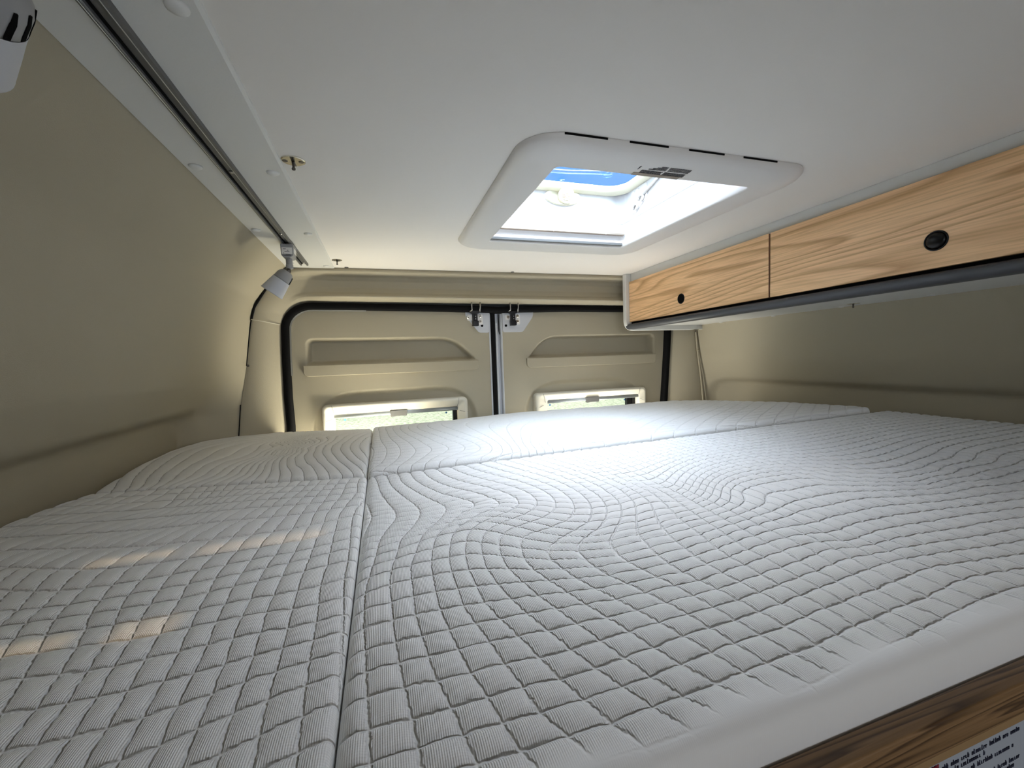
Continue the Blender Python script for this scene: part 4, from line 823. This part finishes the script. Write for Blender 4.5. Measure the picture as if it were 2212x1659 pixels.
def mattress(name, label, xl, xr, yf, yb, ztop, thick, uf, vf, res, r, amp, fade):
    W = xr(.7) - xl(.7); H = yb(.3) - yf(.3)
    def axis_(L_, res):
        a = r * (1 - np.cos(np.linspace(0, math.pi / 2, 9))); m = int((L_ - 2 * r) / res)
        return np.concatenate([a[:-1], np.linspace(r, L_ - r, m), L_ - a[::-1][1:]])
    S = axis_(W, res); T_ = axis_(H, res)
    Sg, Tg = np.meshgrid(S, T_, indexing='ij')
    dx = np.minimum(Sg, W - Sg); dy = np.minimum(Tg, H - Tg)
    a = np.clip((r - dx) / r, 0, 1); b = np.clip((r - dy) / r, 0, 1); l = np.sqrt(a * a + b * b); k = np.maximum(l, 1)
    a2, b2 = a / k, b / k; drop = r * (1 - np.sqrt(np.clip(1 - a2 * a2 - b2 * b2, 0, 1)))
    Sn = np.where(a > 0, np.where(Sg < W / 2, r * (1 - a2), W - r * (1 - a2)), Sg)
    Tn = np.where(b > 0, np.where(Tg < H / 2, r * (1 - b2), H - r * (1 - b2)), Tg)
    s_ = Sn / W; t_ = Tn / H
    x0 = xl(.7) + W * s_; Y = yf(x0) + (yb(x0) - yf(x0)) * t_; X = xl(Y) + (xr(Y) - xl(Y)) * s_
    u = uf(X, Y); v = vf(X, Y)
    am = fade(X, Y, dx, dy)
    Z = ztop(X, Y) - drop + amp * (pillow(u) * pillow(v) - .8) * am
    nu, nv = X.shape; Vt = np.stack([X, Y, Z], -1).reshape(-1, 3); F = list(map(tuple, grid_faces(nu, nv)))
    bd = [i * nv for i in range(nu)] + [(nu - 1) * nv + j for j in range(1, nv)] + [i * nv + nv - 1 for i in range(nu - 2, -1, -1)] + [j for j in range(nv - 2, 0, -1)]
    nb = len(bd); base = len(Vt); extra = []
    zt = ztop(Vt[bd, 0], Vt[bd, 1])
    for q in (.35, .7, 1.0):
        e_ = Vt[bd].copy(); e_[:, 2] = e_[:, 2] * (1 - q) + (zt - thick) * q; extra.append(e_)
    Vt = np.concatenate([Vt] + extra)
    prev = bd
    for m in range(3):
        cur = [base + m * nb + i for i in range(nb)]
        F += [(prev[i], cur[i], cur[(i + 1) % nb], prev[(i + 1) % nb]) for i in range(nb)]; prev = cur
    F.append(tuple(prev))
    me = bpy.data.meshes.new(name); me.from_pydata(Vt.tolist(), [], [tuple(map(int, f)) for f in F]); me.update()
    me.polygons.foreach_set('use_smooth', [True] * len(me.polygons)); me.materials.append(M['quilt'])
    at = me.attributes.new('quilt', 'FLOAT_VECTOR', 'POINT')
    A = np.zeros((len(Vt), 3)); A[:base] = np.stack([u, v, am], -1).reshape(-1, 3)
    for m in range(3): A[base + m * nb:base + (m + 1) * nb, :2] = A[bd, :2]
    at.data.foreach_set('vector', A.astype(np.float32).reshape(-1))
    bm = bmesh.new(); bm.from_mesh(me); bmesh.ops.recalc_face_normals(bm, faces=bm.faces[:]); bm.to_mesh(me); bm.free()
    o = bpy.data.objects.new(name, me); C.objects.link(o)
    return tag(o, label, 'mattress', 'quilted mattress pieces of the rear bed')
K_ = lambda v: (lambda q: v + 0 * np.asarray(q, float))
# big front piece on the right
uR = field(tps([(a, c, d) for a, b_, c, d in QR], .002), -.06, 1.32, .12, .82)
vR = field(tps([(b_, c, d) for a, b_, c, d in QR] + QRV, .003), -.06, 1.32, .12, .82)
def seam_y(x): return .772 + 0 * np.asarray(x)
mattress('mattress', 'large quilted white mattress piece in the foreground, right of the long seam',
    K_(-.0345), K_(1.285), lambda x: .1635 + 0 * x, lambda x: .7685 + 0 * x, lambda x, y: -.200 + .017 * x, .062, uR, vR, .0026, .013, .0034,
    lambda X, Y, dx, dy: sstep(.006, .024, Y - .1635 + .004 * np.sin(X * 60)) * sstep(.0, .006, np.minimum(dx, 10)))
# front piece on the left
uL = field(tps([(a, c, d) for a, b_, c, d in QL] + QLU, .002), -.54, -.02, .12, .88)
vL = field(tps([(b_, c, d) for a, b_, c, d in QL] + [(15, -.05, .62), (18.5, -.05, .72), (15.5, -.2, .65), (18.5, -.25, .76), (12.5, -.4, .55), (16, -.42, .7), (19, -.45, .82)], .01), -.54, -.02, .12, .88)
ls = lambda x: interp(x, [(-.50, .858), (-.47, .850), (-.3, .820), (-.036, .7735)])
mattress('mattress', 'quilted white mattress piece at the front left, beside the left wall',
    lambda y: interp(y, [(.1, -.500), (.72, -.495), (.78, -.487), (.83, -.474), (.86, -.462)]), K_(-.0352), lambda x: .1635 + 0 * x, lambda x: ls(x) - .0015, lambda x, y: -.200 + 0 * x, .062, uL, vL, .0028, .007, .0032,
    lambda X, Y, dx, dy: .75 + .25 * sstep(.85, .60, Y))
# rear piece on the left
uF = field(tps([(a, c, d) for a, c, d in QLF], .004), -.54, -.02, .74, 1.42)
mattress('mattress', 'quilted white mattress piece at the rear left corner by the doors',
    lambda y: interp(y, [(.86, -.470), (.92, -.480), (1.0, -.493), (1.07, -.501), (1.20, -.506), (1.28, -.494), (1.32, -.476), (1.34, -.446), (1.355, -.418), (1.375, -.395)]), K_(-.0355), lambda x: ls(x) + .0015,
    lambda x: interp(x, [(-.52, 1.372), (-.42, 1.382), (-.35, 1.385), (-.2, 1.355), (-.04, 1.312)]), lambda x, y: -.1995 + 0 * x, .062, uF, lambda X, Y: .5 + 0 * X, .0032, .012, .0038,
    lambda X, Y, dx, dy: 1 + 0 * X)
# rear piece on the right, a finger higher than its neighbour
uG = field(tps([(a, c, d) for a, c, d in QRF] + [(17 + k, .40 + k * .06, .80 + (k % 2) * .0) for k in range(12)] + [(8 + k * .7, .16 + k * .09, 1.25) for k in range(9)], .01), -.06, 1.30, .74, 1.36)
mattress('mattress', 'quilted white mattress piece at the rear right, slightly higher than the one before it',
    K_(-.0345), lambda y: interp(y, [(.77, 1.238), (.80, 1.243), (.976, 1.19), (1.16, 1.062), (1.26, .93), (1.30, .86)]), lambda x: .7725 + 0 * x,
    lambda x: interp(x, [(-.04, 1.300), (.3, 1.292), (.58, 1.318), (.80, 1.29), (.93, 1.262), (1.3, 1.235)]), lambda x, y: -.193 + .0205 * x, .066, uG, lambda X, Y: Y / .026 + .35 * np.sin(X * 7 + Y * 9) + .25 * np.sin(X * 17), .0036, .012, .0016,
    lambda X, Y, dx, dy: 1 + 0 * X)
# spotlight nearest the camera (top left corner)
spot('spot_lamp', .30, (-.180, .300, .2115), (-.0515, .039, -.027), 'grey spot lamp with dark vent slots and frosted shade, nearest the camera')
